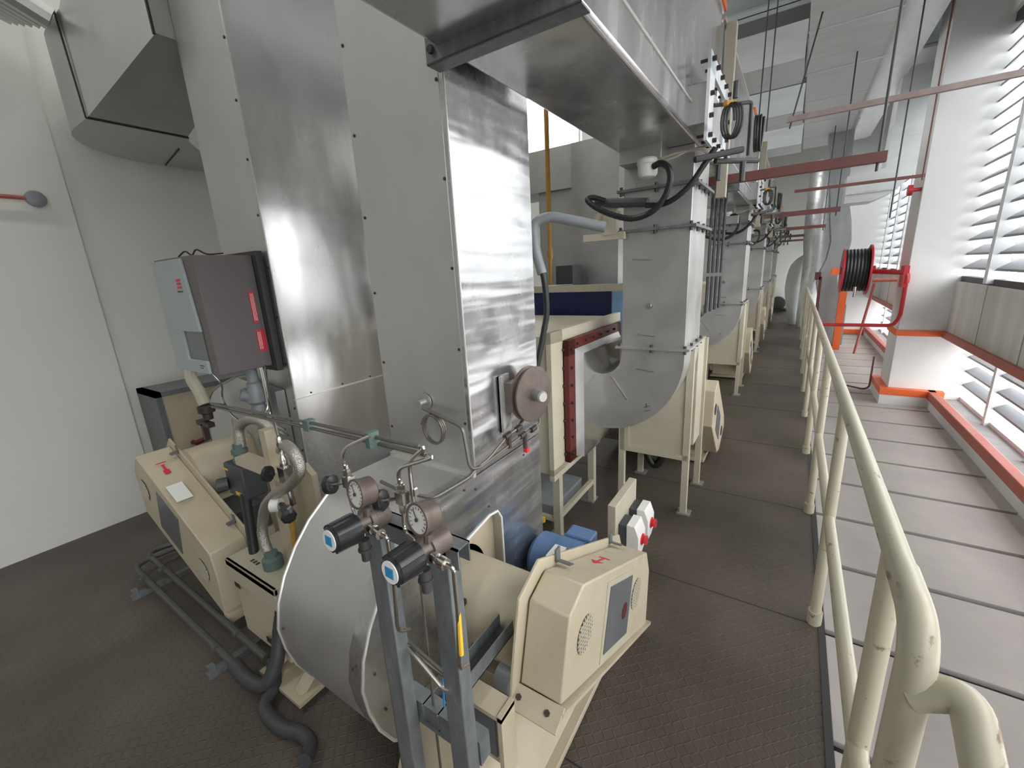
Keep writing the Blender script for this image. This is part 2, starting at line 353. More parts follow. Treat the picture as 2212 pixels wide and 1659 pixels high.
for y, z in ((1.15, 1.03), (1.0, 1.03), (.72, .80), (.64, .62), (.66, .45), (.76, .27), (1.3, .88), (1.22, 1.0), (1.6, 1.0)): b.bolts([(SX1, y, z)], (1, 0, 0), .005, .004)
b.bolts([(-1.47, .592, .62), (-1.06, .597, .66), (-1.06, .603, .55)], (0, -1, 0), .005, .004)
b.each('screw', 'bolt', f1)
MB().box((-1.10, 1.0, .12), (-1.07, 1.42, .86)).build('inner_housing', 'cream', f1)
b = MB().lathe((-1.09, 1.12, .565), (1, 0, 0), [(0, .19), (.02, .19), (.02, .165), (.46, .165)], 40); b.build('shaft_cover', 'cream', f1)
b = MB().bolts([(-.86, .97, .52), (-.80, .96, .60), (-.93, 1.0, .66)], (0, -.9, .5), .016, .02); b.each('bolt', 'bolt', f1)
MB().box((-.78, .93, .36), (-.68, 1.01, .40)).lathe((-.76, .97, .45), (1, 0, 0), [(0, .05), (.06, .05)], 20).bolts([(-.70, .935, .40), (-.70, 1.0, .40)], (0, 0, 1), .010, .03).build('pillow_block', 'grey_pipe', f1)
# belt guard
gp = [(1.06, .88), (1.80, .52), (1.85, .39), (1.82, .09), (.88, .58), (.955, .84)]
g = MB().prism(gp, 'x', -.615, -.47).build('belt_guard', 'cream', f1, .006)
ctr = Vector((1.4, .55))
bp = [(1.04, .93), (1.84, .545), (1.90, .40), (1.86, .06), (.83, .55), (.91, .87)]
MB().prism(bp, 'x', -.632, -.62).build('back_plate', 'cream', g, .003)
b = MB().prism([(.86, .575), (1.86, .075), (1.855, .062), (.853, .562)], 'x', -.62, -.455)
b.build('bottom_flange', 'cream', g)
l_ = MB().prism([(.815, .545), (.88, .575), (.878, .583), (.812, .553)], 'x', -.632, -.455).build('mounting_lip', 'cream', g, .002)
MB().bolts([(-.60, .845, .569), (-.50, .845, .569)], (0, -.4, .9), .010, .003).each('bolt', 'bolt', g)
b = MB()
for y, z in ((1.16, .85), (1.70, .59)):
    b.box((-.62, y-.015, z), (-.612, y+.015, z+.05)).prism([(y-.016, z-.005+.012), (y+.016, z-.02+.012), (y+.016, z-.015+.012), (y-.016, z+.0+.012)], 'x', -.62, -.56)
b.build('bracket', 'galv_stand', g)
for (y, z, r) in ((1.06, .69, .062), (1.625, .42, .068)):
    h = MB().cyl((-.473, y, z), (-.468, y, z), r, 32).build('vent_opening', 'gap', g)
    m_ = MB(); k = -r
    while k < r:
        q = math.sqrt(max(r*r-k*k, 0)); m_.bar((-.467, y+k, z-q), (-.467, y+k, z+q), .006, .003); m_.bar((-.4665, y-q, z+k), (-.4665, y+q, z+k), .006, .003, (1, 0, 0)); k += .0155
    m_.build('mesh', 'cream_pale', h)
wn = [(1.27, .735), (1.585, .58), (1.50, .285), (1.185, .44)]
MB().prism(wn, 'x', -.470, -.467).build('window_frame', 'cream_pale', g)
wi = [(1.295, .70), (1.56, .565), (1.485, .325), (1.215, .46)]
MB().prism(wi, 'x', -.467, -.464).build('sight_window', 'slate', g)
MB().cyl((-.464, 1.45, .47), (-.4625, 1.45, .47), .035, 8).build('red_tag', 'redox', g)
def slope(x, s_, h=.002):
    return (x, 1.06+.74*s_+h*.44, .88-.36*s_+h*.9)
def slope_patch(name, mt, poly):
    n_ = len(poly); MB().add([slope(x, q, .0005) for x, q in poly]+[slope(x, q, .0015) for x, q in poly], [tuple(range(n_))[::-1], tuple(range(n_, 2*n_))]+[(i, (i+1) % n_, n_+(i+1) % n_, n_+i) for i in range(n_)]).build(name, mt, g)
slope_patch('arrow_mark', 'redsticker', [(-.545, .52), (-.555, .52), (-.555, .42), (-.575, .42), (-.55, .36), (-.525, .42), (-.545, .42)])
slope_patch('arrow_tail', 'redsticker', [(-.572, .53), (-.528, .53), (-.528, .515), (-.572, .515)])
slope_patch('label_patch', 'cream_pale', [(-.60, .68), (-.60, .92), (-.52, .92), (-.52, .68)])
b = MB().lathe((-1.0, 1.64, .43), (1, 0, 0), [(0, .09), (.03, .125), (.25, .13), (.27, .115), (.36, .115), (.36, .03), (.40, .03)], 28)
mo = b.build('motor', 'blue', f1); MB().box((-.86, 1.70, .50), (-.72, 1.80, .56)).build('terminal_box', 'blue', mo, .01)
MB().cyl((-.86, 1.64, .43), (-.74, 1.64, .43), .1315, 28).build('cowl', 'blue', mo)
b = MB()
b.add([(-1.02, .60, .02), (-.58, .60, .02), (-.58, 2.0, .02), (-1.02, 2.0, .02), (-1.02, .76, .38), (-.72, .76, .38), (-.70, 1.9, .18), (-1.02, 1.9, .18)],
      [(0, 3, 2, 1), (4, 5, 6, 7), (0, 1, 5, 4), (1, 2, 6, 5), (2, 3, 7, 6), (3, 0, 4, 7)])
b.box((-1.05, .48, .03), (-.57, 2.05, .06)).box((-1.0, .98, .33), (-.70, 1.22, .40)).box((-.98, 1.5, .16), (-.66, 1.8, .30))
b.build('base_frame', 'cream', f1, .004)
b = MB().box((-.80, .75, .40), (-.60, .765, .60)).box((-.60, .73, .36), (-.585, .80, .62)).box((-.80, .73, .60), (-.585, .80, .615)); b.build('cable_cover', 'cream', f1)
MB().box((-.80, .742, .43), (-.62, .75, .585)).build('cover_insert', 'slate', f1)
b = MB().box((-.76, 1.04, .40), (-.64, 1.2, .44)).lathe((-.74, 1.12, .50), (1, 0, 0), [(0, .06), (.08, .06)], 20).bolts([(-.70, 1.06, .44), (-.70, 1.18, .44)], (0, 0, 1), .014, .03); b.build('bearing', 'galv_stand', f1)
b = MB()
for y in (.9, 1.45, 1.95): b.cyl((-.62, y, 0), (-.62, y, .03), .03, 12).cyl((-.98, y, 0), (-.98, y, .03), .03, 12)
b.build('rubber_feet', 'black', f1)
b = MB().box((-2.0, .66, .03), (-1.66, .9, .05)).bar((-1.95, .70, .05), (-1.72, .95, .38), .05, .03).bar((-1.72, .70, .05), (-1.66, .95, .32), .05, .03).box((-1.75, .9, .05), (-1.50, 1.6, .2))
b.build('bearing_stand', 'cream', f1)
# riser ducts
d = thing('vertical_duct', (-1.265, 1.5, 1.06), 'tall bright aluminium clad duct rising from the near snail fan', 'duct')
MB().box((SX0, 1.226, 1.06), (SX1-.02, 1.76, 4.2)).build('duct_body', 'alu_dull', d, .004)
MB().box((SX1-.019, 1.226, 1.06), (SX1, 1.76, 4.2)).build('side_cladding', 'alu_wavy', d)
b = MB()
for k in range(11): b.bolts([(SX0+.02, 1.226, 1.2+.3*k), (SX1-.03, 1.226, 1.28+.3*k)], (0, -1, 0), .006, .003)
for k in range(5): b.bolts([(SX1, 1.25+.12*k, 1.09)], (1, 0, 0), .005, .003)
b.each('screw', 'bolt', d)
MB().tube([(SX1+.002, 1.224, 1.06), (SX1+.002, 1.224, 4.2)], .004, 6).build('corner_bead', 'bead', d)
MB().box((SX0, 1.21, 1.055), (SX1+.005, 1.226, 1.075)).build('base_flange', 'bead', d)
d = thing('vertical_duct', (-2.66, 1.6, .5), 'tall aluminium clad duct carrying the grey control cabinet, beside the white wall', 'duct')
MB().box((-2.92, 1.30, .45), (-2.42, 2.05, 4.4)).build('duct_body', 'alu_dull', d, .004)
MB().box((-2.42, 1.30, .45), (-2.40, 2.40, 4.4)).build('side_cladding', 'alu', d)
b = MB()
for k in range(14): b.bolts([(-2.43, 1.30, .6+.27*k)], (0, -1, 0), .007, .004)
for k in range(4): b.bolts([(-2.40, 1.4+.22*k, 1.215)], (1, 0, 0), .006, .003)
b.each('screw', 'bolt', d)
MB().box((-2.401, 1.29, 1.195), (-2.395, 2.4, 1.203)).tube([(-2.398, 1.297, .45), (-2.398, 1.297, 4.4)], .005, 6).build('seam', 'bead', d)
# elbow duct by the white wall
def arc(cx, cy, r, a0, a1, n): return [(cx+r*math.cos(math.radians(a0+(a1-a0)*i/n)), cy+r*math.sin(math.radians(a0+(a1-a0)*i/n))) for i in range(n+1)]
el = [(-3.60, 1.04), (-3.60, 1.55), (-3.72, 1.60)]+arc(-3.80, 1.84, .24, 90, 180, 1)[1:]+[(-4.0, 4.0), (-4.54, 4.0)]+arc(-3.90, 1.68, .64, 180, 270, 10)
b = MB().prism(el, 'z', 2.88, 3.42)
b.add([(-3.60, 1.04, 2.88), (-3.60, 1.55, 2.88), (-3.60, 1.55, 3.42), (-3.60, 1.04, 3.42), (-2.92, 1.21, 3.16), (-2.92, 1.62, 3.16), (-2.92, 1.62, 4.3), (-2.92, 1.21, 4.3)],
      [(0, 1, 2, 3), (4, 7, 6, 5), (0, 4, 5, 1), (1, 5, 6, 2), (2, 6, 7, 3), (3, 7, 4, 0)])
o = b.build('duct_body', 'alu_dull'); ed_ = thing('elbow_duct', (-3.8, 1.3, 2.88), 'matt metal duct with a rounded elbow turning along the white wall', 'duct'); o.location = o.location-Vector((-3.8, 1.3, 2.88)); o.parent = ed_
MB().tube([(-3.62, 1.03, 2.875), (-3.62, 1.56, 2.875)], .006, 6).tube([(-3.62, 1.032, 2.875), (-3.66, 1.03, 3.42)], .005, 6).tube([(-2.915, 1.20, 3.15), (-2.93, 1.20, 3.6)], .008, 6).tube([(-3.95, 1.62, 2.875), (-4.5, 1.72, 2.875)], .005, 6).each('joint_sealant', 'bolt', ed_)
b = MB()
for k in range(6): b.tube([(-4.40+.13*k, .35, 3.86-.03*k), (-4.32+.13*k, 1.01, 3.60-.045*k)], .062, 10)
tag(b.build('ribbed_duct', 'alu_dull'), 'dark ribbed metal duct high against the white wall above the elbow duct', 'duct')
# fan two
f2 = thing('centrifugal_fan', (-3.0, 1.0, 0), 'fan whose long sloping cream guard stands in front of the white wall', 'fan', 'belt driven fans')
g2 = [(-3.24, .90), (-3.34, .78), (-3.33, .50), (-2.46, .11), (-2.43, .36), (-2.455, .50)]
g = MB().prism(g2, 'y', .72, .90).build('belt_guard', 'cream', f2, .006)
MB().prism([(-3.24, .95), (-3.38, .82), (-3.36, .48), (-2.42, .07), (-2.38, .37), (-2.42, .55)], 'y', .90, .912).build('back_plate', 'cream', g, .003)
MB().prism([(-3.02, .72), (-2.78, .61), (-2.86, .36), (-3.10, .47)], 'y', .716, .72).build('sight_window', 'slate', g)
for x, z in ((-3.23, .68), (-2.60, .35)):
    h = MB().cyl((x, .7195, z), (x, .715, z), .07, 28).build('vent_opening', 'dark', g)
    m_ = MB(); r = .07; k = -r
    while k < r:
        q = math.sqrt(max(r*r-k*k, 0)); m_.bar((x+k, .714, z-q), (x+k, .714, z+q), .006, .003, (0, 1, 0)); m_.bar((x-q, .7135, z+k), (x+q, .7135, z+k), .003, .006, (0, 0, 1)); k += .017
    m_.build('mesh', 'cream_pale', h)
b = MB()
for x, z in ((-3.13, .875), (-2.54, .565)): b.box((x-.015, .86, z), (x+.015, .912, z+.012)).box((x-.015, .895, z), (x+.015, .899, z+.05))
b.build('bracket', 'galv_stand', g)
MB().prism([(-2.92, .762), (-2.80, .701), (-2.80, .706), (-2.92, .767)], 'y', .74, .82).build('paper_label', 'whitep', g)
b = MB().bar((-3.10, .80, .842), (-3.055, .80, .820), .012, .003).bar((-3.115, .775, .851), (-3.115, .825, .851), .008, .003).prism([(-3.06, .815), (-3.06, .819), (-3.03, .805), (-3.03, .801)], 'y', .785, .815)
b.build('arrow_mark', 'redsticker', g)
b = MB().box((-2.47, .72, .06), (-2.43, .90, .12)); b.build('bottom_flange', 'cream', g)
MB().lathe((-3.05, .91, .73), (0, 1, 0), [(0, .17), (.34, .17)], 36).build('shaft_cover', 'cream', f2)
s2 = [(-2.95, 1.30)]+[(-3.15+.42*math.cos(math.radians(a)), .72+.50*math.sin(math.radians(a))) for a in range(100, 271, 17)]+[(-2.7, .2), (-2.5, .5), (-2.5, 1.25)]
MB().prism(s2, 'y', 1.24, 1.295).build('scroll_casing', 'alu_dull', f2)
MB().prism([(-3.12, .74), (-3.12, 1.0), (-2.90, .90), (-2.88, .74)], 'y', 1.232, 1.24).build('inner_housing', 'cream', f2)
MB().tube([(p[0], 1.238, p[1]) for p in s2[:12]], .006, 6).tube([(-3.12, 1.23, .74), (-3.12, 1.23, 1.0), (-2.90, 1.23, .90)], .005, 6).build('edge_bead', 'galv', f2)
MB().box((-3.35, .95, .04), (-2.35, 1.24, .40)).build('base_frame', 'cream', f2, .004)
MB().prism([(-2.50, .55), (-2.05, .95), (-1.98, .9), (-1.98, .2), (-2.5, .2)], 'y', 1.08, 1.11).build('rear_plate', 'cream', f2)
b = MB().lathe((-2.75, .93, .42), (0, 1, 0), [(0, .10), (.02, .13), (.2, .13)], 24).box((-2.88, .93, .48), (-2.62, 1.1, .58)); b.build('motor', 'darkgrey', f2, .01)
# cream cabinet against the wall
o = thing('wall_cabinet', (-4.3, 1.6, 0), 'cream panelled cabinet in a grey angle frame behind the sloping guard', 'cabinet')
MB().box((-4.5, 1.16, .02), (-4.11, 2.1, 1.05)).build('panel', 'cream', o)
MB().box((-4.5, 1.13, .02), (-4.10, 1.17, 1.09)).box((-4.5, 1.13, 1.05), (-4.10, 2.1, 1.09)).build('angle_frame', 'galv_stand', o)
b = MB().tube([(-4.12, 1.30, .62), (-4.06, 1.30, .62), (-4.05, 1.40, .64), (-4.05, 1.50, .64)], .02, 8); b.build('handle', 'redox', o)
o = thing('pipe_valve', (-3.32, 1.2, 1.1), 'cream and black bracketed valve hanging under the grey control cabinet', 'valve')
MB().tube([(-3.32, 1.16, 1.38), (-3.30, 1.12, 1.30), (-3.22, 1.12, 1.20), (-3.18, 1.12, 1.12)], .035, 10, 4).build('valve_neck', 'cream_pale', o)
MB().lathe((-3.18, 1.12, 1.12), (0, 0, -1), [(0, .03), (.01, .05), (.05, .05), (.06, .03), (.1, .03)], 14).box((-3.28, 1.08, .98), (-3.10, 1.12, 1.01)).box((-3.22, 1.08, .88), (-3.19, 1.11, .99)).build('valve_body', 'bolt', o)
# ------------------------------------------------------------------ control cabinet
o = thing('control_cabinet', (-2.72, 1.1, 1.41), 'grey box cabinet with pale front and red stickers mounted on the duct', 'cabinet')
MB().box((-2.97, .97, 1.41), (-2.485, 1.25, 2.02)).build('housing', 'grey_box', o, .004)
fr = [(-2.97, 1.415), (-2.97, 2.01), (-2.615, 2.01), (-2.54, 1.72+.0), (-2.54, 1.64), (-2.72, 1.64), (-2.72, 1.50), (-2.54, 1.50), (-2.54, 1.415)]
fr = [(-2.97, 1.415), (-2.97, 2.01), (-2.60, 2.01), (-2.56, 1.64), (-2.78, 1.64), (-2.78, 1.485), (-2.56, 1.485), (-2.56, 1.415)]
MB().prism(fr, 'y', .955, .97).build('front_cover', 'grey_front', o, .003)
MB().box((-2.78, .966, 1.485), (-2.56, .969, 1.64)).build('display_window', 'grey_window', o)
b = MB()
for k in range(3): b.box((-2.695, .953, 1.90-.018*k), (-2.645, .955, 1.912-.018*k))
b.build('badge', 'redsticker', o)
MB().box((-2.705, .9535, 1.845), (-2.64, .955, 1.852)).box((-2.65, .9535, 1.455), (-2.60, .955, 1.460)).box((-2.65, .9535, 1.442), (-2.615, .955, 1.446)).build('printed_lines', 'dark', o)
for n, (z0, z1, y0, y1) in enumerate(((1.66, 1.83, 1.195, 1.222), (1.50, 1.62, 1.195, 1.24))):
    s = MB().box((-2.485, y0, z0), (-2.483, y1, z1)).build('sticker', 'redsticker', o)
    b = MB()
    for k in range(3): b.box((-2.483, y0+.006+.007*k, z0+.012), (-2.4825, y0+.008+.007*k, z1-.012))
    b.build('print', 'whitep', s)
MB().box((-2.90, 1.25, 1.38), (-2.44, 1.285, 2.04)).build('mounting_bracket', 'dark', o)
MB().tube([(-2.72, 1.0, 2.025), (-2.68, 1.02, 2.05), (-2.66, 1.04, 2.03), (-2.62, 1.05, 2.055), (-2.58, 1.08, 2.03), (-2.50, 1.12, 2.03)], .004, 6, 4).build('cable', 'black', o)
# isolating valve column under the cabinet
o = thing('angle_valve', (-2.62, 1.17, .9), 'grey cast shut-off valve on the pipe under the control cabinet', 'valve')
MB().lathe((-2.60, 1.18, 1.40), (0, 0, -1), [(0, .03), (.08, .03), (.09, .04), (.11, .04), (.13, .05), (.2, .055), (.22, .035), (.24, .042), (.27, .042), (.28, .03), (.42, .03), (.43, .038), (.47, .038), (.48, .028), (.58, .028)], 18).build('valve_body', 'grey_pipe', o)
MB().lathe((-2.60, 1.17, 1.23), (-.7, -.7, .3), [(0, .04), (.06, .04), (.07, .03), (.075, .03)], 14).build('bonnet', 'grey_pipe', o)
for i, (x, zb) in enumerate(((-2.53, 1.12), (-2.51, 1.09), (-2.47, .75))):
    b = MB().tube(rounded([(x, 1.20, 1.42), (x, 1.20, zb+.03), (x+.02, 1.12, zb), (x+.30, 1.12, zb-.02)] if i < 2 else [(x, 1.20, 1.42), (-2.30, 1.1, 1.25), (-1.76, .85, 1.21)], .04), .006, 8)
    tag(b.build('sensing_tube', 'chrome'), ('thin bright tube bent under the cabinet, next to the shut-off valve', 'thin bright tube with the lower bend under the cabinet', 'thin bright tube running down from the cabinet to the chrome needle valve')[i], 'tube')
tag(MB().tube(rounded([(-2.83, 1.05, 1.40), (-2.80, 1.1, 1.30), (-2.86, 1.1, 1.22), (-2.80, 1.1, 1.12), (-2.68, 1.1, 1.08)], .05), .006, 8).build('sensing_tube', 'chrome'), 'thin bent tube in front of the clad casing of the fan under the cabinet', 'tube')
# junction boxes, hoses
o = thing('valve_actuator', (-2.42, .95, .74), 'dark grey actuator box with a yellow label and side knob', 'actuator')
MB().box((-2.52, .90, .75), (-2.33, 1.02, .94)).build('housing', 'darkgrey', o, .012)
MB().lathe((-2.50, .90, .82), (-.5, -1, 0), [(0, .035), (.05, .035), (.055, .025)], 12).build('knob', 'darkgrey', o)
MB().box((-2.43, .898, .77), (-2.37, .90, .79)).box((-2.52, .898, .90), (-2.47, .90, .91)).build('label', 'yellow', o)
MB().lathe((-2.43, .96, .94), (0, 0, 1), [(0, .04), (.02, .04), (.025, .032), (.045, .032), (.05, .04), (.07, .04), (.075, .028), (.1, .028)], 14).build('gland', 'green', o)
MB().cyl((-2.38, .92, .78), (-2.18, .82, .50), .024, 12).build('black_sleeve', 'black', o)
tag(MB().tube([(-2.43, .97, 1.02), (-2.43, .98, 1.12), (-2.37, 1.0, 1.17), (-2.29, 1.02, 1.18), (-2.22, 1.04, 1.14), (-2.18, 1.05, 1.02), (-2.14, 1.06, .85)], .028, 12, 5, rib=.04).build('braided_hose', 'braid'), 'arched steel braided hose standing on the dark actuator box', 'hose')
b = MB().tube([(-1.86, .90, 1.14), (-1.74, .86, 1.20), (-1.64, .84, 1.19), (-1.62, .84, 1.12), (-1.72, .84, 1.03), (-1.86, .84, .95), (-1.98, .84, .86), (-2.05, .84, .75), (-2.06, .83, .66), (-2.0, .82, .57)], .024, 12, 5, rib=.04)
tag(b.build('braided_hose', 'braid'), 'S shaped steel braided hose ending on the cream junction box', 'hose')
o = thing('junction_box', (-2.05, .8, .08), 'small cream junction box with grey gland on its lid', 'junction box')
jb = [(-2.28, .10), (-2.28, .52), (-1.82, .52), (-1.95, .10)]
MB().box((-2.26, .74, .10), (-1.84, .98, .50)).build('housing', 'cream', o, .008)
MB().box((-2.28, .725, .42), (-1.82, .745, .535)).box((-2.28, .725, .50), (-1.82, 1.0, .535)).build('lid', 'cream_pale', o, .005)
MB().lathe((-1.99, .82, .535), (0, 0, 1), [(0, .045), (.05, .045), (.06, .03), (.08, .03)], 14).build('gland', 'green', o)
b = MB().box((-2.22, .722, .40), (-2.17, .725, .425)).box((-2.0, .722, .17), (-1.96, .726, .20)); b.build('latch', 'bolt', o)
b = MB()
for k in range(3): b.box((-2.14+.025*k, .78, .536), (-2.125+.025*k, .80, .5365))
b.build('marking', 'dark', o)
o = thing('needle_valve', (-1.76, .85, .9), 'chrome needle valve with black handle beside the braided hoses', 'valve')
MB().lathe((-1.76, .85, 1.24), (0, 0, -1), [(0, .008), (.01, .014), (.04, .014), (.05, .009), (.09, .009), (.1, .016), (.15, .016), (.16, .009), (.2, .009)], 12).box((-1.785, .83, 1.03), (-1.735, .87, 1.10)).cyl((-1.76, .85, 1.02), (-1.75, .85, .92), .012, 10).build('body', 'chrome', o)
MB().lathe((-1.80, .82, 1.07), (-1, -.5, 0), [(0, .01), (.02, .01), (.02, .035), (.035, .035)], 12).build('handle', 'blackp', o)
o = thing('shutoff_valve', (-1.78, .84, .8), 'black gate valve with small grey dial below the chrome needle valve', 'valve')
MB().lathe((-1.72, .80, .92), (1, -.3, 0), [(-.08, .015), (-.02, .02), (0, .032), (.05, .032), (.06, .02)], 8).build('hand_wheel', 'blackp', o)
MB().lathe((-1.84, .84, .90), (-1, -.7, 0), [(0, .03), (.04, .03)], 16).build('dial', 'dial', o)
MB().cyl((-1.76, .84, .92), (-1.80, .84, .60), .012, 10).build('pipe_drop', 'ochre', o)
tag(MB().box((-1.99, .88, .5), (-1.94, .93, 1.22)).box((-2.25, .86, 1.0), (-1.80, .93, 1.04)).build('support_bracket', 'cream'), 'cream bracket post with rust streaks holding the braided hoses', 'bracket')
for i, y in enumerate((.60, .70)):
    b = MB().tube(rounded([(-3.45, 1.2, .09), (-3.55-.1*i, y+.02, .09), (-2.10+.1*i, y, .09)], .12), .018, 10)
    for x in (-3.3, -2.3): b.cyl((x, y, .09), (x+.03, y, .09), .023, 10)
    tag(b.build('floor_conduit', 'flexgrey'), ('grey conduit on the floor, the outer of the pair', 'grey conduit on the floor, the inner one next to the guard')[i], 'conduit', 'grey floor conduits')
for i_, x in enumerate((-3.3, -2.25)):
    tag(MB().box((x, .52, .0), (x+.04, .84, .03)).box((x, .53, .03), (x+.03, .56, .06)).build('conduit_cradle', 'galv_stand'), ('metal cradle strip under the floor conduits at the end near the white wall', 'metal cradle strip under the floor conduits next to the black flexible conduit')[i_], 'bracket')
tag(MB().tube([(-2.10, .60, .09), (-1.98, .60, .07), (-1.88, .63, .07), (-1.86, .69, .16), (-1.88, .74, .28), (-1.86, .76, .38)], .034, 12, 6, rib=.06).build('flexible_conduit', 'flex'), 'black ribbed flexible conduit climbing to the junction box', 'hose')
tag(MB().tube([(-1.96, .71, .09), (-1.86, .66, .05), (-1.80, .58, .04), (-1.66, .57, .035), (-1.56, .60, .035), (-1.49, .60, .035), (-1.45, .57, .04), (-1.43, .54, .05)], .03, 12, 6, rib=.06).build('flexible_conduit', 'flex'), 'black ribbed flexible conduit lying loose on the floor with open end', 'hose')
# ------------------------------------------------------------------ gauge stand
gs = thing('gauge_stand', (-.68, .58, 0), 'galvanised strut stand holding the two gas regulators', 'stand')
def channel(b, x0, x1, y0, y1, z0, z1, t=.004):
    b.box((x0, y0, z0), (x1, y0+t, z1)).box((x0, y0, z0), (x0+t, y1, z1)).box((x1-t, y0, z0), (x1, y1, z1)); return b
MB().box((-.618, .56, 0), (-.560, .60, 1.30)).build('post', 'galv_stand', gs, .004)
MB().box((-.835, .56, 0), (-.775, .60, 1.27)).build('post', 'galv_stand', gs, .004)
MB().box((-.85, .56, 1.30), (-.53, .60, 1.304)).box((-.85, .56, 1.255), (-.53, .564, 1.304)).box((-.85, .596, 1.255), (-.53, .60, 1.304)).build('cross_channel', 'galv_stand', gs)
MB().box((-.84, .605, .62), (-.56, .645, .70)).build('lower_cross_channel', 'galv_stand', gs)
b = MB().box((-.76, .60, .645), (-.70, .98, .649)).box((-.76, .60, .645), (-.756, .98, .70)).box((-.704, .60, .645), (-.70, .98, .70))
b.build('brace_channel', 'galv_stand', gs)
def regulator(off, label):
    x, y, z = off
    o = thing('gas_regulator', (x, y, z-.06), label, 'regulator', 'black knobbed regulators')
    ax = Vector((-.05, -1, .05))
    c = Vector((x, y, z))
    kb = MB(); kb.lathe(c+ax.normalized()*.022, ax, [(0, .020), (.004, .032), (.058, .030), (.064, .024)], 20)
    a1 = ax.normalized(); u = a1.cross(Vector((0, 0, 1))).normalized(); v = a1.cross(u)
    for k in range(9):
        d_ = u*math.cos(2*PI*k/9)+v*math.sin(2*PI*k/9); kb.bar(c+a1*.028+d_*.030, c+a1*.082+d_*.028, .010, .007, d_)
    k_ = kb.build('knob', 'blackp', o)
    MB().lathe(c+a1*.085, ax, [(0, .0225), (.003, .0225)], 24).build('knob_cap', 'whitep', k_)
    MB().bar(c+a1*.0885-u*.011, c+a1*.0885+u*.011, .002, .020, v).build('cap_mark', 'stickerblue', k_)
    MB().lathe(c, ax, [(-.055, .018), (-.05, .027), (-.015, .027), (-.012, .031), (0, .031), (.002, .026), (.012, .021), (.024, .021)], 24).build('body', 'bronze', o)
    gd = Vector((-.12, -.97, .12)).normalized(); gc = c+Vector((.012, -.004, .078))
    MB().lathe(gc-gd*.022, gd, [(0, .026), (.004, .030), (.030, .030), (.034, .0325), (.041, .0325), (.041, .0285), (.037, .028)], 32).build('gauge_case', 'bronze', o)
    f = MB().lathe(gc+gd*.0155, gd, [(0, .028), (.001, .028)], 32).build('dial', 'dial', o)
    uu_ = gd.cross(Vector((0, 0, 1))).normalized(); vv = uu_.cross(gd); b = MB()
    for k in range(14):
        a = math.radians(-45+270*k/13); d_ = uu_*math.cos(a)+vv*math.sin(a); b.bar(gc+gd*.0175+d_*.020, gc+gd*.0175+d_*.025, .0012, .0006, gd)
    b.bar(gc+gd*.019, gc+gd*.019+(uu_*.5+vv*.8).normalized()*.022, .002, .0006, gd).cyl(gc+gd*.018, gc+gd*.021, .004, 8)
    b.build('needle_and_scale', 'dark', f)
    MB().cyl(c+Vector((.01, 0, .02)), c+Vector((.012, 0, .04)), .009, 8).build('gauge_stem', 'bronze', o)
    MB().lathe(c+Vector((.03, -.01, 0)), (1, -.15, 0), [(0, .011), (.012, .011), (.013, .008), (.022, .008), (.023, .012), (.038, .012)], 12).build('outlet_fitting', 'chrome', o)
    MB().lathe(c+Vector((.012, -.02, -.028)), (0, 0, -1), [(0, .012), (.02, .012), (.021, .015), (.026, .015), (.027, .010), (.05, .010)], 12).build('relief_port', 'dark', o)
    MB().bar(c+Vector((-.002, -.032, .012)), c+Vector((.006, -.032, -.022)), .012, .002, (0, -1, 0)).build('paper_tag', 'whitep', o)
    MB().tube(rounded([c+Vector((.065, -.014, 0)), c+Vector((.082, -.012, -.005)), c+Vector((.078, -.008, -.12)), c+Vector((.062, -.005, -.26)), c+Vector((.045, .04, -.30))], .025), .0045, 8).build('outlet_tube', 'chrome', o)
    return o
regulator((-.562, .505, 1.332), 'black knobbed regulator with gauge above the nearer end of the strut stand')
regulator((-.742, .505, 1.338), 'black knobbed regulator with gauge farther out on the strut stand, beside the scroll')
def needle(x, y, z, zt, pts, label):
    o = thing('needle_valve', (x, y, z), label, 'valve', 'black capped needle valves')
    MB().box((x-.010, y-.010, z-.012), (x+.014, y+.010, z+.016)).lathe((x, y, z+.016), (0, 0, 1), [(0, .007), (.004, .010), (.018, .010), (.02, .006), (.03, .006)], 6).lathe((x, y, z-.012), (0, 0, -1), [(0, .009), (.022, .009), (.024, .005)], 6).build('body', 'chrome', o)
    MB().cyl((x-.01, y-.003, z), (x-.045, y-.012, z-.012), .006, 8).build('stem', 'chrome', o)
    MB().lathe((x-.042, y-.012, z-.01), (-1, -.35, -.15), [(0, .018), (.003, .024), (.018, .024), (.022, .019)], 12).build('handle', 'blackp', o)
    MB().tube(rounded(pts, .03), .0045, 8).build('tube', 'chrome', o)
    return o
needle(-.868, .56, 1.378, 1.5, [(-.87, .56, 1.40), (-.877, .56, 1.462), (-.81, .60, 1.495)], 'black capped needle valve above the farther regulator')
needle(-.680, .56, 1.385, 1.5, [(-.68, .56, 1.40), (-.683, .56, 1.455), (-.568, .56, 1.505), (-.60, .57, 1.50)], 'black capped needle valve above the nearer regulator')
tag(MB().tube(rounded([(-.868, .56, 1.36), (-.87, .56, 1.31), (-.80, .52, 1.325)], .02), .0045, 8).build('feed_tube', 'chrome'), 'short bent tube from needle valve to the farther regulator', 'tube')
tag(MB().tube(rounded([(-.68, .56, 1.36), (-.685, .56, 1.30), (-.62, .53, 1.315)], .02), .0045, 8).build('feed_tube', 'chrome'), 'short bent tube from needle valve to the nearer regulator', 'tube')
b = MB().tube(rounded([(-.655, .57, 1.31), (-.655, .57, 1.475), (-.59, .56, 1.522), (-.62, .568, 1.517)], .03), .0045, 8).lathe((-.656, .575, 1.41), (0, 0, -1), [(0, .007), (.003, .010), (.018, .010), (.02, .006), (.03, .006), (.032, .009), (.04, .009)], 6)
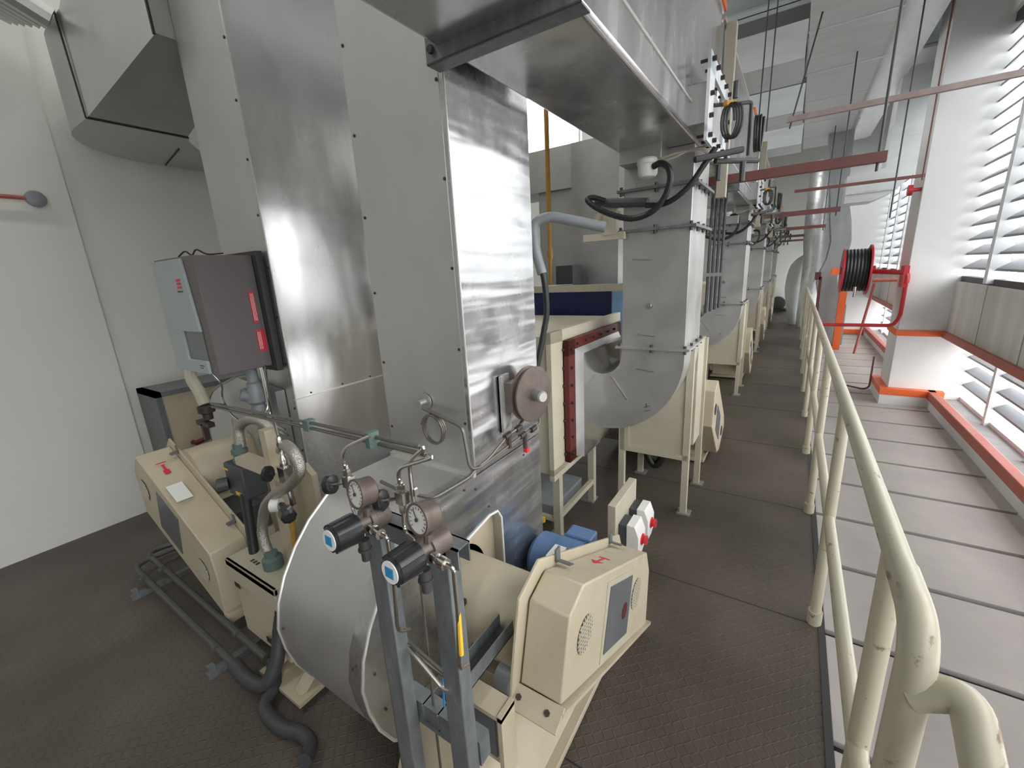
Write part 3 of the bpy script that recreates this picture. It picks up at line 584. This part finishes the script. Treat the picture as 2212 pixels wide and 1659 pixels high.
tag(b.build('rising_tube', 'chrome'), 'bright tube with compression nut rising from the stand crossbar', 'tube')
tag(MB().tube(rounded([(-.61, .565, 1.518), (-1.32, .75, 1.40), (-2.35, .85, 1.31), (-2.62, 1.02, 1.22)], .04), .0055, 8).build('long_tube', 'tube'), 'long dull tube running from the stand to the cabinet, upper of the pair', 'tube', 'long dull sensing tubes')
tag(MB().tube(rounded([(-.60, .57, 1.50), (-1.33, .75, 1.38), (-2.35, .85, 1.295), (-2.62, 1.02, 1.20)], .04), .0055, 8).build('long_tube', 'tube'), 'long dull tube running from the stand to the cabinet, lower of the pair', 'tube', 'long dull sensing tubes')
tag(MB().box((-1.345, .735, 1.372), (-1.315, .765, 1.41)).build('tube_clip', 'green'), 'green clip joining the long tubes in front of the cabinet duct', 'clip')
tag(MB().box((-.828, .595, 1.462), (-.812, .625, 1.50)).build('tube_clip', 'green'), 'green tee where the branch tube leaves the long tubes', 'fitting')
tag(MB().tube([(-.74, .62, .0), (-.735, .62, .6), (-.72, .62, 1.25)], .004, 6).build('capillary', 'tube'), 'thin cable hanging down between the stand posts', 'cable')
b = MB().tube(rounded([(-.86, .60, .92), (-.80, .60, .90), (-.62, .56, .885), (-.60, .56, .89)], .02), .0055, 8)
tag(b.build('bent_tube', 'chrome'), 'bright tube crossing between the stand posts', 'tube')
for i, x in enumerate((-.885, -.862)):
    b = MB().tube(rounded([(-.60+.0*i, .60, .86), (x, .60, .94-.05*i), (x, .60, 0)], .02), .005, 8)
    tag(b.build('down_tube', 'tube'), ('dark tube beside the outer stand post, farther of two', 'dark tube beside the outer stand post, nearer of two')[i], 'tube', 'dark tubes beside the stand')
tag(MB().cyl((-.484, .498, 1.22), (-.487, .498, 1.12), .005, 8).build('cable_sleeve', 'yellow'), 'yellow sleeve on the tube beside the nearer strut post', 'sleeve')
tag(MB().tube(rounded([(-.665, .60, 1.25), (-.67, .62, 1.05), (-.69, .62, .72)], .03), .003, 6).build('wire', 'stickerblue'), 'thin blue wire hanging between the strut posts', 'cable')
MB().box((-.86, 1.50, .515), (-.80, 1.60, .56)).build('name_plate', 'whitep', mo)
# ------------------------------------------------------------------ actuator on duct
o = thing('pressure_switch', (-1.0, 1.6, 1.15), 'round weathered diaphragm pressure switch on the shiny duct', 'pressure switch')
MB().lathe((-.955, 1.57, 1.325), (1, -.12, 0), [(-.012, .11), (-.008, .125), (.0, .125), (.004, .115), (.018, .112), (.022, .126), (.030, .126), (.034, .11)], 48).build('diaphragm_case', 'bronze', o)
MB().lathe((-.92, 1.565, 1.325), (1, -.5, 0), [(0, .028), (.055, .026), (.062, .02)], 16).build('adjusting_cap', 'galv', o)
MB().box((-1.0, 1.44, 1.27), (-.965, 1.54, 1.40)).build('bracket_plate', 'bronze', o)
MB().box((-1.018, 1.42, 1.18), (-1.0, 1.44, 1.43)).box((-1.018, 1.42, 1.17), (-1.012, 1.50, 1.43)).build('mounting_plate', 'galv', o)
o = thing('impulse_piping', (-1.0, 1.4, 1.1), 'dark impulse pipework with tees below the round pressure switch', 'pipe')
MB().tube(rounded([(-.97, 1.53, 1.21), (-.97, 1.49, 1.185), (-.97, 1.40, 1.18), (-.975, 1.27, 1.13), (-.98, 1.18, 1.115), (-.98, 1.14, 1.10), (-1.02, .98, 1.08), (-1.16, .96, 1.08), (-1.30, .98, 1.08)], .03), .007, 8).build('lower_pipe', 'tube', o)
MB().tube(rounded([(-.96, 1.66, 1.18), (-.96, 1.66, 1.15), (-.97, 1.53, 1.14), (-.975, 1.20, 1.115), (-.98, 1.15, 1.13), (-1.0, 1.15, 1.30), (-1.24, 1.19, 1.33)], .03), .007, 8).build('upper_pipe', 'tube', o)
b = MB()
for p in ((-.97, 1.49, 1.185), (-.97, 1.40, 1.18), (-.96, 1.60, 1.145), (-.97, 1.52, 1.14)): b.lathe(Vector(p)-Vector((0, .02, .003)), (0, 1, .1), [(0, .013), (.04, .013)], 8)
b.cyl((-.97, 1.41, 1.18), (-.97, 1.41, 1.12), .011, 8).cyl((-.97, 1.54, 1.14), (-.97, 1.54, 1.07), .011, 8); b.build('tees', 'bolt', o)
MB().box((-.975, 1.53, 1.05), (-.955, 1.555, 1.07)).build('cap', 'redsticker', o)
MB().tube([(-1.185+.055*math.cos(a*PI/12), 1.195-.0004*a, 1.25+.062*math.sin(a*PI/12)) for a in range(60)], .0055, 8).build('coil', 'tube', o)
MB().lathe((-1.255, 1.222, 1.35), (0, -1, 0), [(0, .035), (.006, .035), (.007, .015), (.04, .012)], 16).build('port', 'galv', o)
# ------------------------------------------------------------------ overhead duct, intake stack (module repeated down the hall)
PITCH = 3.5
X0, X1, Y0, YD = -.965, -.55, 2.85, .50
od = thing('overhead_duct', (-.75, 2.0, 2.52), 'bright overhead sheet metal duct right above the near fan', 'duct', 'overhead ducts')
MB().box((X0-.01, .0, 2.52), (X1+.01, 3.42, 3.38)).build('duct_body', 'alu', od, .02)
MB().box((X1+.01, .0, 2.66), (X1+.016, 3.42, 2.672)).box((X1+.01, .0, 3.36), (X1+.02, 3.42, 3.38)).build('seam', 'bead', od)
MB().box((X1-.03, 2.2, 3.38), (X1+.03, 3.45, 3.42)).build('edge_strip', 'orange', od)
MB().box((X1, 2.62, 2.55), (-.46, 3.2, 2.74)).build('side_stub', 'galv', od, .004)
b = MB().box((-.46, 2.58, 2.50), (-.445, 2.72, 2.86)).box((-.46, 3.1, 2.50), (-.445, 3.24, 2.86)).box((-.46, 2.58, 2.78), (-.445, 3.24, 2.86)).box((-.46, 2.58, 2.46), (-.445, 3.24, 2.53)); b.build('stub_flange', 'frame', od)
b = MB()
for y in (2.62, 2.75, 2.9, 3.05, 3.2):
    for z in (2.49, 2.83): b.bolts([(-.445, y, z)], (1, 0, 0), .012, .02).bolts([(-.46, y, z)], (-1, 0, 0), .008, .04)
for z in (2.58, 2.68): b.bolts([(-.445, 2.62, z), (-.445, 3.2, z)], (1, 0, 0), .012, .02)
b.each('bolt', 'bolt', od)
b = MB().box((-1.01, 1.14, 2.48), (-.50, 1.20, 2.485)).box((-1.01, 1.14, 2.48), (-.50, 1.146, 2.56)); b.build('joint_flange', 'galv_stand', od)
MB().bolts([(-.985, 1.14, 2.515)], (0, -1, 0), .012, .012).build('joint_bolt', 'bolt', od)
st = thing('intake_stack', (-.76, 3.1, 0), 'grey metal duct stack with curved elbow and red flange beyond the near fan', 'duct', 'elbowed duct stacks')
MB().box((X0, Y0, 1.32), (X1, Y0+YD, 2.52)).build('riser', 'galv', st, .004)
xc, zc = -1.11, 1.26
el = [(X1, 1.32)]+[(xc+.56*math.cos(math.radians(-a)), zc+.56*math.sin(math.radians(-a))) for a in range(0, 91, 6)]+[(xc+.145*math.cos(math.radians(-a)), zc+.145*math.sin(math.radians(-a))) for a in range(90, -1, -15)]+[(X0, 1.32)]
MB().prism(el, 'y', Y0, Y0+YD).build('elbow', 'galv', st)
for z in (1.32, 2.075, 2.315):
    f = MB().box((X0-.035, Y0-.035, z-.008), (X1+.035, Y0+YD+.035, z+.008)).build('flange', 'galv_stand' if z > 2 else 'galv', st)
    b = MB()
    for x in (X0-.01, (X0+X1)/2, X1+.005): b.bolts([(x, Y0-.018, z-.02)], (0, 0, 1), .010, .045)
    for y in (Y0+.12, Y0+.3, Y0+.45): b.bolts([(X1+.018, y, z-.02)], (0, 0, 1), .010, .045)
    b.each('bolt', 'bolt', f)
b = MB().lathe((-.78, Y0, 1.60), (0, -1, 0), [(0, .022), (.008, .022), (.009, .014), (.022, .014)], 8); b.build('plug', 'chrome', st)
b = MB()
for x, z, s in ((-.80, 1.41, 1), (-.84, 1.90, 1), (-.80, 1.17, 1), (-.98, 1.02, 3)):
    p = Vector((x-.06, Y0-.003, z+(.0 if s < 3 else .08))); q = Vector((x+.06, Y0-.003, z-(.012 if s < 3 else .08))); b.bar(p, q, .006, .005, (0, -1, 0))
b.each('vane_rod', 'chrome', st)
MB().bar((-.80, Y0-.002, .90), (-.76, Y0-.002, .915), .003, .002, (0, -1, 0)).bar((-.795, Y0-.002, .87), (-.755, Y0-.002, .885), .003, .002, (0, -1, 0)).bar((-.785, Y0-.002, .93), (-.78, Y0-.002, .90), .003, .002, (0, -1, 0)).build('pen_mark', 'dark', st)
# transition, collar, red flange
m0 = [(-1.10, Y0, .70), (-1.10, Y0+YD, .70), (-1.10, Y0+YD, 1.115), (-1.10, Y0, 1.115)]
m1 = [(-1.14, 2.60, .56), (-1.14, 3.34, .56), (-1.14, 3.34, 1.31), (-1.14, 2.60, 1.31)]
m2 = [(-1.17, 2.50, .60), (-1.17, 3.36, .60), (-1.17, 3.36, 1.36), (-1.17, 2.50, 1.36)]
MB().rings([[Vector(p) for p in m] for m in (m0, m1)]).build('transition', 'alu_clean', st)
MB().rings([[Vector(p) for p in m] for m in (m1, m2)]).build('collar', 'galv', st)
b = MB().box((-1.20, 2.42, .58), (-1.165, 2.52, 1.42)).box((-1.20, 2.42, 1.32), (-1.165, 3.42, 1.42)).box((-1.20, 3.34, .58), (-1.165, 3.42, 1.42)).box((-1.20, 2.42, .58), (-1.165, 3.42, .66))
f = b.build('red_flange', 'redox', st)
b = MB()
for k in range(7):
    b.bolts([(-1.165, 2.455, .64+.12*k)], (1, 0, 0), .009, .015).bolts([(-1.20, 2.42, .64+.12*k)], (-.2, -1, 0), .010, .012)
for k in range(6): b.bolts([(-1.165, 2.55+.14*k, 1.385)], (1, 0, 0), .009, .015)
b.each('bolt', 'bolt', f)
# cream stand cabinet under the elbow
sb = st
MB().box((-1.03, Y0+YD+.02, .46), (-.55, 3.66, 1.29)).build('side_panel', 'cream_pale', sb, .003)
MB().box((-1.05, 3.09, .44), (-.54, 3.13, .48)).box((-1.05, 3.09, .48), (-.98, 3.13, .66)).build('front_beam', 'cream_pale', sb)
MB().box((-1.03, 3.105, .46), (-.56, 3.12, 1.28)).build('front_panel', 'cream_pale', sb)
for x, y in ((-1.06, 3.09), (-.575, 3.09), (-1.06, 3.62), (-.575, 3.62)):
    l = MB().box((x, y, .012), (x+.045, y+.045, 1.28)).build('leg', 'cream_pale', sb)
    MB().box((x-.02, y-.02, 0), (x+.075, y+.07, .012)).build('foot_plate', 'galv', l)
# filter box behind red flange
fb = thing('filter_box', (-1.6, 2.9, 0), 'cream filter box on legs bolted behind the nearest red flange', 'filter housing', 'cream filter boxes')
MB().box((-2.2, 2.30, .52), (-1.24, 3.50, 1.46)).build('housing', 'cream_pale', fb, .004)
MB().box((-1.24, 2.26, .54), (-1.207, 2.42, 1.49)).box((-1.24, 2.26, 1.42), (-1.207, 3.52, 1.49)).box((-1.24, 2.26, .5), (-1.207, 3.52, .58)).build('door_frame', 'cream_pale', fb)
for x, y in ((-1.258, 2.33), (-1.258, 2.93), (-2.15, 2.33)):
    l = MB().box((x, y, .012), (x+.05, y+.05, .54)).build('leg', 'cream_pale', fb)
    MB().box((x-.06, y-.02, 0), (x+.05, y+.10, .012)).build('foot_plate', 'galv', l)
MB().box((-1.24, 2.35, .17), (-1.21, 2.98, .21)).box((-2.1, 2.34, .14), (-1.24, 2.37, .17)).build('brace', 'cream_pale', fb)
MB().box((-1.9, 2.4, .10), (-1.30, 2.9, .22)).build('drip_tray', 'grey_pipe', fb)
MB().lathe((-1.32, 2.28, .16), (0, 0, 1), [(0, .02), (.03, .02)], 8).build('drain_cap', 'yellow', fb)
# limit thermostat cup + hoses
tc_ = thing('limit_switch', (-.83, 2.65, 2.3), 'white round sensor cup under the near overhead duct', 'sensor', 'white sensor cups')
MB().box((-.945, 2.70, 2.44), (-.70, 2.86, 2.62)).build('mounting_box', 'galv', tc_, .003)
MB().lathe((-.78, 2.72, 2.455), (0, 0, -1), [(0, .055), (.01, .062), (.03, .062), (.035, .057), (.085, .055), (.10, .045), (.105, .03)], 28).build('cup', 'whitep', tc_)
MB().tube([(-.72, 2.70, 2.43), (-.62, 2.70, 2.45), (-.50, 2.72, 2.45), (-.44, 2.76, 2.45)], .005, 6, 4).tube([(-.72, 2.69, 2.415), (-.62, 2.69, 2.43), (-.55, 2.72, 2.46), (-.48, 2.76, 2.47)], .005, 6, 4).build('wires', 'cream_pale', tc_)
h1 = MB().tube([(-.735, 2.68, 2.40), (-.69, 2.66, 2.405), (-.645, 2.65, 2.37), (-.635, 2.65, 2.30), (-.67, 2.65, 2.21), (-.74, 2.65, 2.15), (-.85, 2.65, 2.13), (-.98, 2.65, 2.17), (-1.09, 2.66, 2.23), (-1.14, 2.68, 2.275), (-1.11, 2.70, 2.285), (-1.04, 2.72, 2.26)], .018, 10, 8, rib=.07).build('black_hose', 'black')
tag(h1, 'looping black corrugated hose hanging from the near white sensor cup', 'hose', 'black looping hoses')
h2 = MB().tube([(-.42, 2.70, 2.44), (-.47, 2.68, 2.36), (-.53, 2.66, 2.27), (-.61, 2.66, 2.21), (-.69, 2.68, 2.19), (-.78, 2.70, 2.20)], .016, 10, 8, rib=.07).build('black_hose', 'black')
tag(h2, 'black corrugated hose sweeping down across the near stack from its pneumatic fittings', 'hose', 'black sweeping hoses')
cb = thing('cable_bracket', (-1.05, 2.8, 2.06), 'pale bracket arm with dark conduit joint clamped on the near stack', 'bracket', 'stack brackets')
MB().box((-1.22, 2.79, 2.03), (-.94, 2.83, 2.075)).box((-1.08, 2.785, 2.06), (-.99, 2.83, 2.24)).box((-1.14, 2.80, 2.16), (-.97, 2.83, 2.20)).build('arm', 'cream_pale', cb)
MB().tube([(-1.12, 2.76, 2.265), (-1.0, 2.76, 2.245), (-.78, 2.74, 2.22)], [.02, .03, .026], 10).build('conduit_joint', 'darkgrey', cb)
# pneumatic fittings beside the stub flange
pn = thing('pneumatic_fittings', (-.38, 2.8, 2.3), 'black coiled tubes and tees beside the near stub flange', 'pneumatic fittings', 'pneumatic fittings')
MB().tube(rounded([(-.45, 2.75, 2.66), (-.36, 2.95, 2.70), (-.30, 3.05, 2.72), (-.30, 3.08, 2.45)], .02), .010, 8).tube([(-.50, 2.60, 2.38), (-.30, 2.80, 2.43)], .016, 8).tube([(-.42, 2.72, 2.38), (-.24, 3.0, 2.40)], .014, 8).cyl((-.36, 2.85, 2.70), (-.36, 2.85, 2.78), .014, 8).cyl((-.40, 2.72, 2.36), (-.40, 2.72, 2.28), .016, 8).cyl((-.30, 2.86, 2.38), (-.30, 2.86, 2.28), .016, 8).build('tees', 'dark', pn)
MB().tube([(-.385+.0008*a+.035*math.cos(a*PI/8), 2.80, 2.58+.085*math.sin(a*PI/8)) for a in range(52)], .0065, 6).build('coil', 'black', pn)
MB().tube([(-.27+.0008*a, 3.0+.045*math.cos(a*PI/8), 2.54+.09*math.sin(a*PI/8)) for a in range(52)], .0065, 6).build('coil', 'black', pn)
MB().cyl((-.40, 2.79, 2.67), (-.36, 2.84, 2.67), .016, 8).build('clip', 'amber', pn)
# cream strut and pipe rack channel
cs = MB().box((-.53, 3.55, 2.30), (-.47, 3.62, 3.36)).build('hanger_post', 'cream_pale'); tag(cs, 'cream bolted post behind the near stub flange', 'post', 'cream bolted posts')
ch = thing('channel_bracket', (0, 3.72, 2.42), 'red brown steel channel on hanger rods, nearest to the camera', 'bracket', 'red brown channels')
MB().box((-.62, 3.72, 2.42), (.41, 3.76, 2.47)).box((-.62, 3.72, 2.41), (.41, 3.78, 2.42)).build('channel', 'brown', ch)
MB().cyl((.37, 3.75, 2.36), (.37, 3.75, 4.2), .008, 8).build('rod', 'dark', ch)
bn = thing('conduit_bundle', (-.75, 5.5, 1.3), 'bundle of black conduits on a pale strap behind the near stack', 'conduit', 'black conduit bundles')
for q in range(4): MB().cyl((-.85+.045*q, 5.5, 1.28+.02*q), (-.85+.045*q, 5.5, 2.52), .015, 8).build('conduit', 'darkgrey', bn)
MB().box((-.88, 5.48, 1.70), (-.68, 5.485, 1.74)).box((-.95, 5.5, 2.26), (-.58, 5.56, 2.34)).build('strap', 'galv', bn)
mods = [od, st, fb, tc_, h1, h2, cb, pn, cs, ch]
ORD = ['second', 'third', 'fourth', 'fifth']
phr = {od: '%s overhead sheet metal duct down the row', st: 'grey elbowed duct stack, %s in the row down the walkway', 
       fb: 'cream filter box behind the %s duct stack', tc_: 'white round sensor cup on the %s duct stack', h1: 'looping black hose on the %s duct stack', h2: 'black hose sweeping down from the fittings of the %s stack',
       cb: 'pale bracket arm clamped on the %s duct stack', pn: 'black coiled pneumatic fittings above the %s duct stack', cs: 'cream bolted post behind the %s duct stack', ch: 'red brown channel on hanger rods, %s down the hall'}
for i in range(4):
    for m_ in mods: copy_tree(m_, (0, PITCH*(i+1), 0), phr[m_] % ORD[i])
# distant fans (repeat of fan type, guard faces the walkway)
ff = thing('centrifugal_fan', (-1.0, 4.6, 0), 'second belt driven fan along the walkway with tilted cream guard', 'fan', 'belt driven fans')
gq = [(3.95, .86), (4.55, .36), (4.62, .22), (4.35, .06), (4.20, .08), (3.74, .50), (3.80, .80)]
g = MB().prism(gq, 'x', -.62, -.47).build('belt_guard', 'cream', ff, .006)
MB().prism([(3.93, .92), (4.62, .40), (4.66, .20), (4.37, .02), (4.18, .04), (3.69, .48), (3.75, .84)], 'x', -.635, -.622).build('back_plate', 'cream', g)
MB().prism([(4.0, .62), (4.25, .44), (4.2, .22), (3.95, .40)], 'x', -.47, -.466).build('sight_window', 'slate', g)
for y, z in ((3.87, .62), (4.40, .24)): MB().cyl((-.47, y, z), (-.466, y, z), .05, 20).build('vent_opening', 'gap', g)
MB().prism([(p[0]+3.1, p[1]) for p in scr], 'x', SX0, SX1).build('scroll_casing', 'alu_dull', ff)
MB().lathe((-1.03, 4.1, .6), (1, 0, 0), [(0, .16), (.40, .16)], 24).build('shaft_cover', 'cream', ff)
MB().box((-1.02, 4.15, .03), (-.60, 5.2, .36)).box((-1.04, 4.05, .02), (-.56, 5.25, .05)).build('base_frame', 'cream', ff, .004)
b = MB()
for y in (4.2, 5.1): b.cyl((-.62, y, 0), (-.62, y, .02), .03, 12)
b.build('rubber_feet', 'black', ff)
for i in range(3): copy_tree(ff, (0, PITCH*(i+1), 0), ('third', 'fourth', 'fifth')[i]+' belt driven fan along the walkway with tilted cream guard')
# conduits from the stack to the hose
tag(MB().tube(rounded([(-.90, 2.36, 2.07), (-1.18, 2.24, 2.15), (-1.265, 2.2, 2.12), (-1.255, 2.2, 1.97), (-1.215, 2.2, 1.84)], .07), .028, 12).build('bent_conduit', 'grey_pipe'), 'grey bent conduit crossing in front of the yellow pipe', 'conduit')
tag(MB().tube([(-1.215, 2.2, 1.86), (-1.20, 2.2, 1.77), (-1.195, 2.2, 1.62), (-1.215, 2.18, 1.48), (-1.25, 2.15, 1.27), (-1.26, 2.15, 1.1)], .018, 12, 6, rib=.05).build('black_hose', 'black'), 'black flexible hose hanging from the grey bent conduit', 'hose')
tag(MB().tube([(-1.0, 3.6, .5), (-.98, 3.6, .25), (-.90, 3.6, .12), (-.82, 3.6, .25), (-.80, 3.6, .5)], .035, 12, 6).build('black_hose', 'black'), 'thick black hose looping below the cream box', 'hose')
# ------------------------------------------------------------------ background machinery
tag(MB().box((-2.3, 3.60, 1.66), (-1.12, 3.66, 1.72)).build('cross_beam', 'cream_pale'), 'cream steel beam above the navy panel', 'beam')
tag(MB().box((-2.6, 3.72, 1.05), (-1.36, 4.9, 1.68)).build('oven_housing', 'navy'), 'navy blue machine housing behind the cream beam', 'machine housing')
tag(MB().box((-1.345, 3.70, 1.0), (-1.24, 3.76, 1.66)).build('blue_post', 'skyblue'), 'pale blue steel post at the corner of the navy housing', 'post')
for i in range(3):
    o = MB().box((-1.96, 4.2+3.5*i, 1.70 if i == 0 else 0), (-1.47, 4.7+3.5*i, 3.05)).build('square_duct', 'galv'); tag(o, ('matt square duct standing above the navy housing', 'matt square duct in the row behind the near one', 'third matt square duct in the row')[i], 'duct', 'square ducts over the housing')
tag(MB().box((-2.50, 4.5, 1.70), (-2.05, 5.0, 2.72)).box((-2.9, 4.45, 2.70), (-2.0, 5.0, 3.12)).build('tee_duct', 'galv'), 'wrinkled metal tee duct behind the yellow pipe', 'duct')
tag(MB().cyl((-2.06, 3.9, 1.72), (-2.06, 3.9, 4.6), .022, 10).cyl((-2.06, 3.9, 1.98), (-2.06, 3.9, 2.06), .03, 8).build('vertical_pipe', 'ochre'), 'thin ochre yellow vertical pipe with rust marks', 'pipe')
tag(MB().box((-2.0, 3.9, 1.72), (-1.82, 4.1, 1.90)).build('black_box', 'darkgrey'), 'small dark box standing on the cream beam', 'box')
# ------------------------------------------------------------------ isolator switches
o = thing('isolator_switch', (-.72, 2.3, 0), 'pair of white isolator switches with red handles on a cream board', 'switch')
MB().box((-.80, 2.15, .16), (-.75, 2.55, .50)).build('board', 'cream_pale', o, .004)
MB().box((-.80, 2.3, 0), (-.77, 2.36, .2)).build('board_leg', 'cream_pale', o)
for y in (2.2, 2.40):
    s = MB().box((-.75, y, .14), (-.70, y+.13, .36)).build('switch_base', 'darkgrey', o, .005)
    MB().prism([(-.70, .13), (-.64, .13), (-.625, .20), (-.625, .30), (-.65, .37), (-.70, .37)], 'y', y-.003, y+.133).build('cover', 'whitep', s, .004)
    MB().lathe((-.625, y+.065, .26), (1, 0, 0), [(0, .035), (.006, .035), (.007, .022), (.03, .028)], 16).bar((-.60, y+.065, .235), (-.60, y+.065, .285), .02, .016, (1, 0, 0)).build('handle', 'redsticker', s)
# ------------------------------------------------------------------ insulated ducts overhead
o = thing('insulated_duct', (.3, 8, 4.2), 'huge foil wrapped duct running overhead along the hall', 'duct')
MB().prism([(-.12, 4.2), (.62, 4.2), (1.0, 4.22), (1.0, 5.0), (-.12, 5.0)], 'y', 2.2, 12.4).build('duct_body', 'foil', o)
MB().prism([(.64, 4.195), (.70, 4.18), (1.02, 4.20), (1.02, 4.5)], 'y', 2.2, 12.2).build('shiny_edge', 'foil_bright', o)
b = MB()
for y in (3.6, 5.0, 6.3, 7.6, 8.9, 10.2, 11.5): b.box((-.125, y, 4.19), (.66, y+.03, 4.20))
b.each('joint_tape', 'foil_bright', o)
o = thing('drop_duct', (.7, 11.6, 0), 'grey insulated duct bending down beside the orange post', 'duct')
cs_ = [(.30, .70, 4.2), (.44, .72, 3.1), (.50, .84, 2.55), (.56, .89, 2.15), (.52, .86, 1.8), (.40, .74, 1.45), (.40, .76, 1.30), (.50, .96, .85), (.54, .97, .02)]
MB().rings([[Vector((a, 11.3, z)), Vector((c, 11.3, z)), Vector((c, 11.8, z)), Vector((a, 11.8, z))] for a, c, z in cs_]).build('duct_body', 'grey_ins', o)
o = thing('round_duct', (.4, 14.4, 0), 'pale round vertical duct at the far end of the walkway', 'duct')
MB().tube([(.42, 14.3, 4.2), (.42, 14.3, 2.6), (.46, 14.3, 1.8), (.42, 14.3, 1.2), (.36, 14.3, .7), (.36, 14.3, .02)], [.34, .34, .32, .28, .22, .22], 24, 5).build('duct_body', 'foil_bright', o)
o = thing('elbow_insulated', (.1, 15, 0), 'dull foil elbow beside the pale round duct at the far end', 'duct')
MB().tube([(.35, 15, 1.9), (.1, 15, 1.6), (.04, 15, 1.1), (.1, 15, .6), (.2, 15, .0)], [.15, .24, .26, .26, .24], 20, 5).build('duct_body', 'foil', o)
tag(MB().lathe((-.45, 18.7, .27), (0, 1, 0), [(0, .25), (.3, .25)], 20).box((-.85, 18.6, 0), (-.1, 19.1, .08)).build('dark_blower', 'dark'), 'dark round blower at the far end beside the dull foil elbow', 'fan')
o = thing('branch_duct', (1.0, 8.6, 2.6), 'grey branch duct curving in front of the second louvers', 'duct')
br = [(.52, 2.62), (.52, 3.0), (.95, 3.05), (.99, 4.3), (1.50, 4.3), (1.45, 3.6), (1.38, 3.2), (1.25, 2.9), (1.08, 2.72), (.85, 2.62)]
MB().prism(br, 'y', 8.6, 9.1).build('duct_body', 'foil', o)
MB().box((.52, 8.58, 2.74), (1.12, 8.6, 2.77)).build('joint_tape', 'foil_bright', o)
# cross pipes, hangers
tag(MB().bar((-.23, 5.9, 3.28), (1.56, 5.9, 3.28), .05, .05).build('cross_angle', 'pinkpipe'), 'long pale primer steel angle crossing below the insulated duct', 'steel angle')
tag(MB().cyl((.75, 5.95, 2.2), (.75, 5.95, 4.22), .007, 8).build('hanger_rod', 'dark'), 'thin dark rod hanging beside the insulated duct near the pale angle', 'rod')
tag(MB().cyl((-.20, 5.93, 3.2), (.0, 5.93, 4.3), .008, 8).build('hanger_rod', 'dark'), 'slanting dark rod at the free end of the pale angle', 'rod')
tag(MB().bar((-.11, 7.0, 2.69), (1.13, 7.0, 2.69), .033, .033).build('cross_angle', 'brown'), 'thin red brown angle behind the nearest channel, ending at the white column', 'steel angle')
tag(MB().cyl((1.05, 6.6, 2.6), (1.05, 6.6, 6.4), .008, 8).build('hanger_rod', 'brown'), 'thin reddish rod in front of the white column', 'rod')
for i in range(2): tag(MB().cyl((-.35-.07*i, 5.0, 3.0), (-.35-.07*i, 5.0, 6.4), .006, 6).build('hanger_rod', 'dark'), ('dark rod hanging next to the row of stacks, nearer the duct', 'dark rod hanging next to the row of stacks, nearer the stacks')[i], 'rod', 'rods by the stacks')
# orange post, red pipes, hose reel
tag(MB().box((.78, 10.8, 0), (.90, 10.95, 1.62)).box((.60, 10.8, 1.50), (.90, 10.95, 1.62)).build('guard_post', 'orange'), 'bright orange steel post standing on the deck', 'post')
tag(MB().box((.33, 8.6, .02), (.37, 8.65, 1.55)).box((.27, 8.6, 1.50), (.35, 8.66, 1.62)).build('marker_post', 'brown'), 'dark post with red top behind the handrail', 'post')
b = MB().tube(rounded([(.34, 7.0, .98), (1.08, 7.0, .98), (1.12, 6.92, 1.10), (1.12, 6.92, 1.56)], .06), .022, 10)
tag(b.build('red_pipe', 'red'), 'red water pipe crossing above the deck to the column', 'pipe')
o = thing('hose_reel', (.66, 7.3, 1.35), 'red fire hose reel with black hose coiled on its drum', 'hose reel')
MB().tube(rounded([(1.12, 6.92, 1.5), (1.12, 6.92, 1.62), (.84, 7.2, 1.64)], .05), .03, 10).box((1.08, 6.9, 1.45), (1.13, 7.1, 1.70)).build('swing_bracket', 'red', o)
MB().cyl((.80, 7.3, 1.66), (.78, 7.3, 1.66), .315, 40).cyl((.53, 7.3, 1.66), (.51, 7.3, 1.66), .28, 32).cyl((.50, 7.3, 1.66), (.86, 7.3, 1.66), .05, 12).build('drum', 'red', o)
b = MB()
for k in range(7):
    x = .55+.036*k; b.tube([(x, 7.3+.25*math.cos(a*PI/16), 1.66+.25*math.sin(a*PI/16)) for a in range(32)], .022, 8, 0, True)
b.build('hose', 'black', o)
MB().cyl((.66, 7.06, 1.46), (.66, 7.05, 1.33), .018, 10).build('nozzle', 'chrome', o)
tag(MB().lathe((1.13, 7.04, 2.55), (-1, 0, 0), [(0, .02), (.08, .02), (.08, .06), (.12, .06)], 16).cyl((1.13, 7.04, 2.55), (1.13, 7.04, 2.56), .02, 8).build('alarm_bell', 'red'), 'small red round bell on the side of the white column', 'bell')
tag(MB().tube(rounded([(.72, 7.6, .04), (.95, 7.45, .03), (1.02, 7.5, .05), (1.05, 7.7, .45)], .05), .012, 8).build('loose_hose', 'brown'), 'thin reddish hose lying curved on the deck boards', 'hose')
o = thing('red_cabinet_frame', (1.3, 9.5, .9), 'rusty red pipe frame under the second louvers', 'frame')
MB().tube(rounded([(1.05, 9.0, 1.45), (1.57, 9.0, 1.45), (1.57, 9.0, .95)], .04), .03, 8).tube([(1.08, 9.0, 1.40), (1.02, 9.6, .15)], .02, 8).build('pipe', 'redband', o)
o = thing('wall_rod', (-4.54, .5, 2.5), 'thin red rod with a grey round end on the white wall', 'rod')
MB().tube([(-4.565, -.8, 2.53), (-4.52, .0, 2.53), (-4.52, .84, 2.53)], .014, 8).build('rod', 'redband', o)
MB().lathe((-4.54, .895, 2.53), (1, 0, 0), [(-.03, .03), (0, .055), (.02, .055), (.03, .04)], 16).build('end_disc', 'grey_pipe', o)
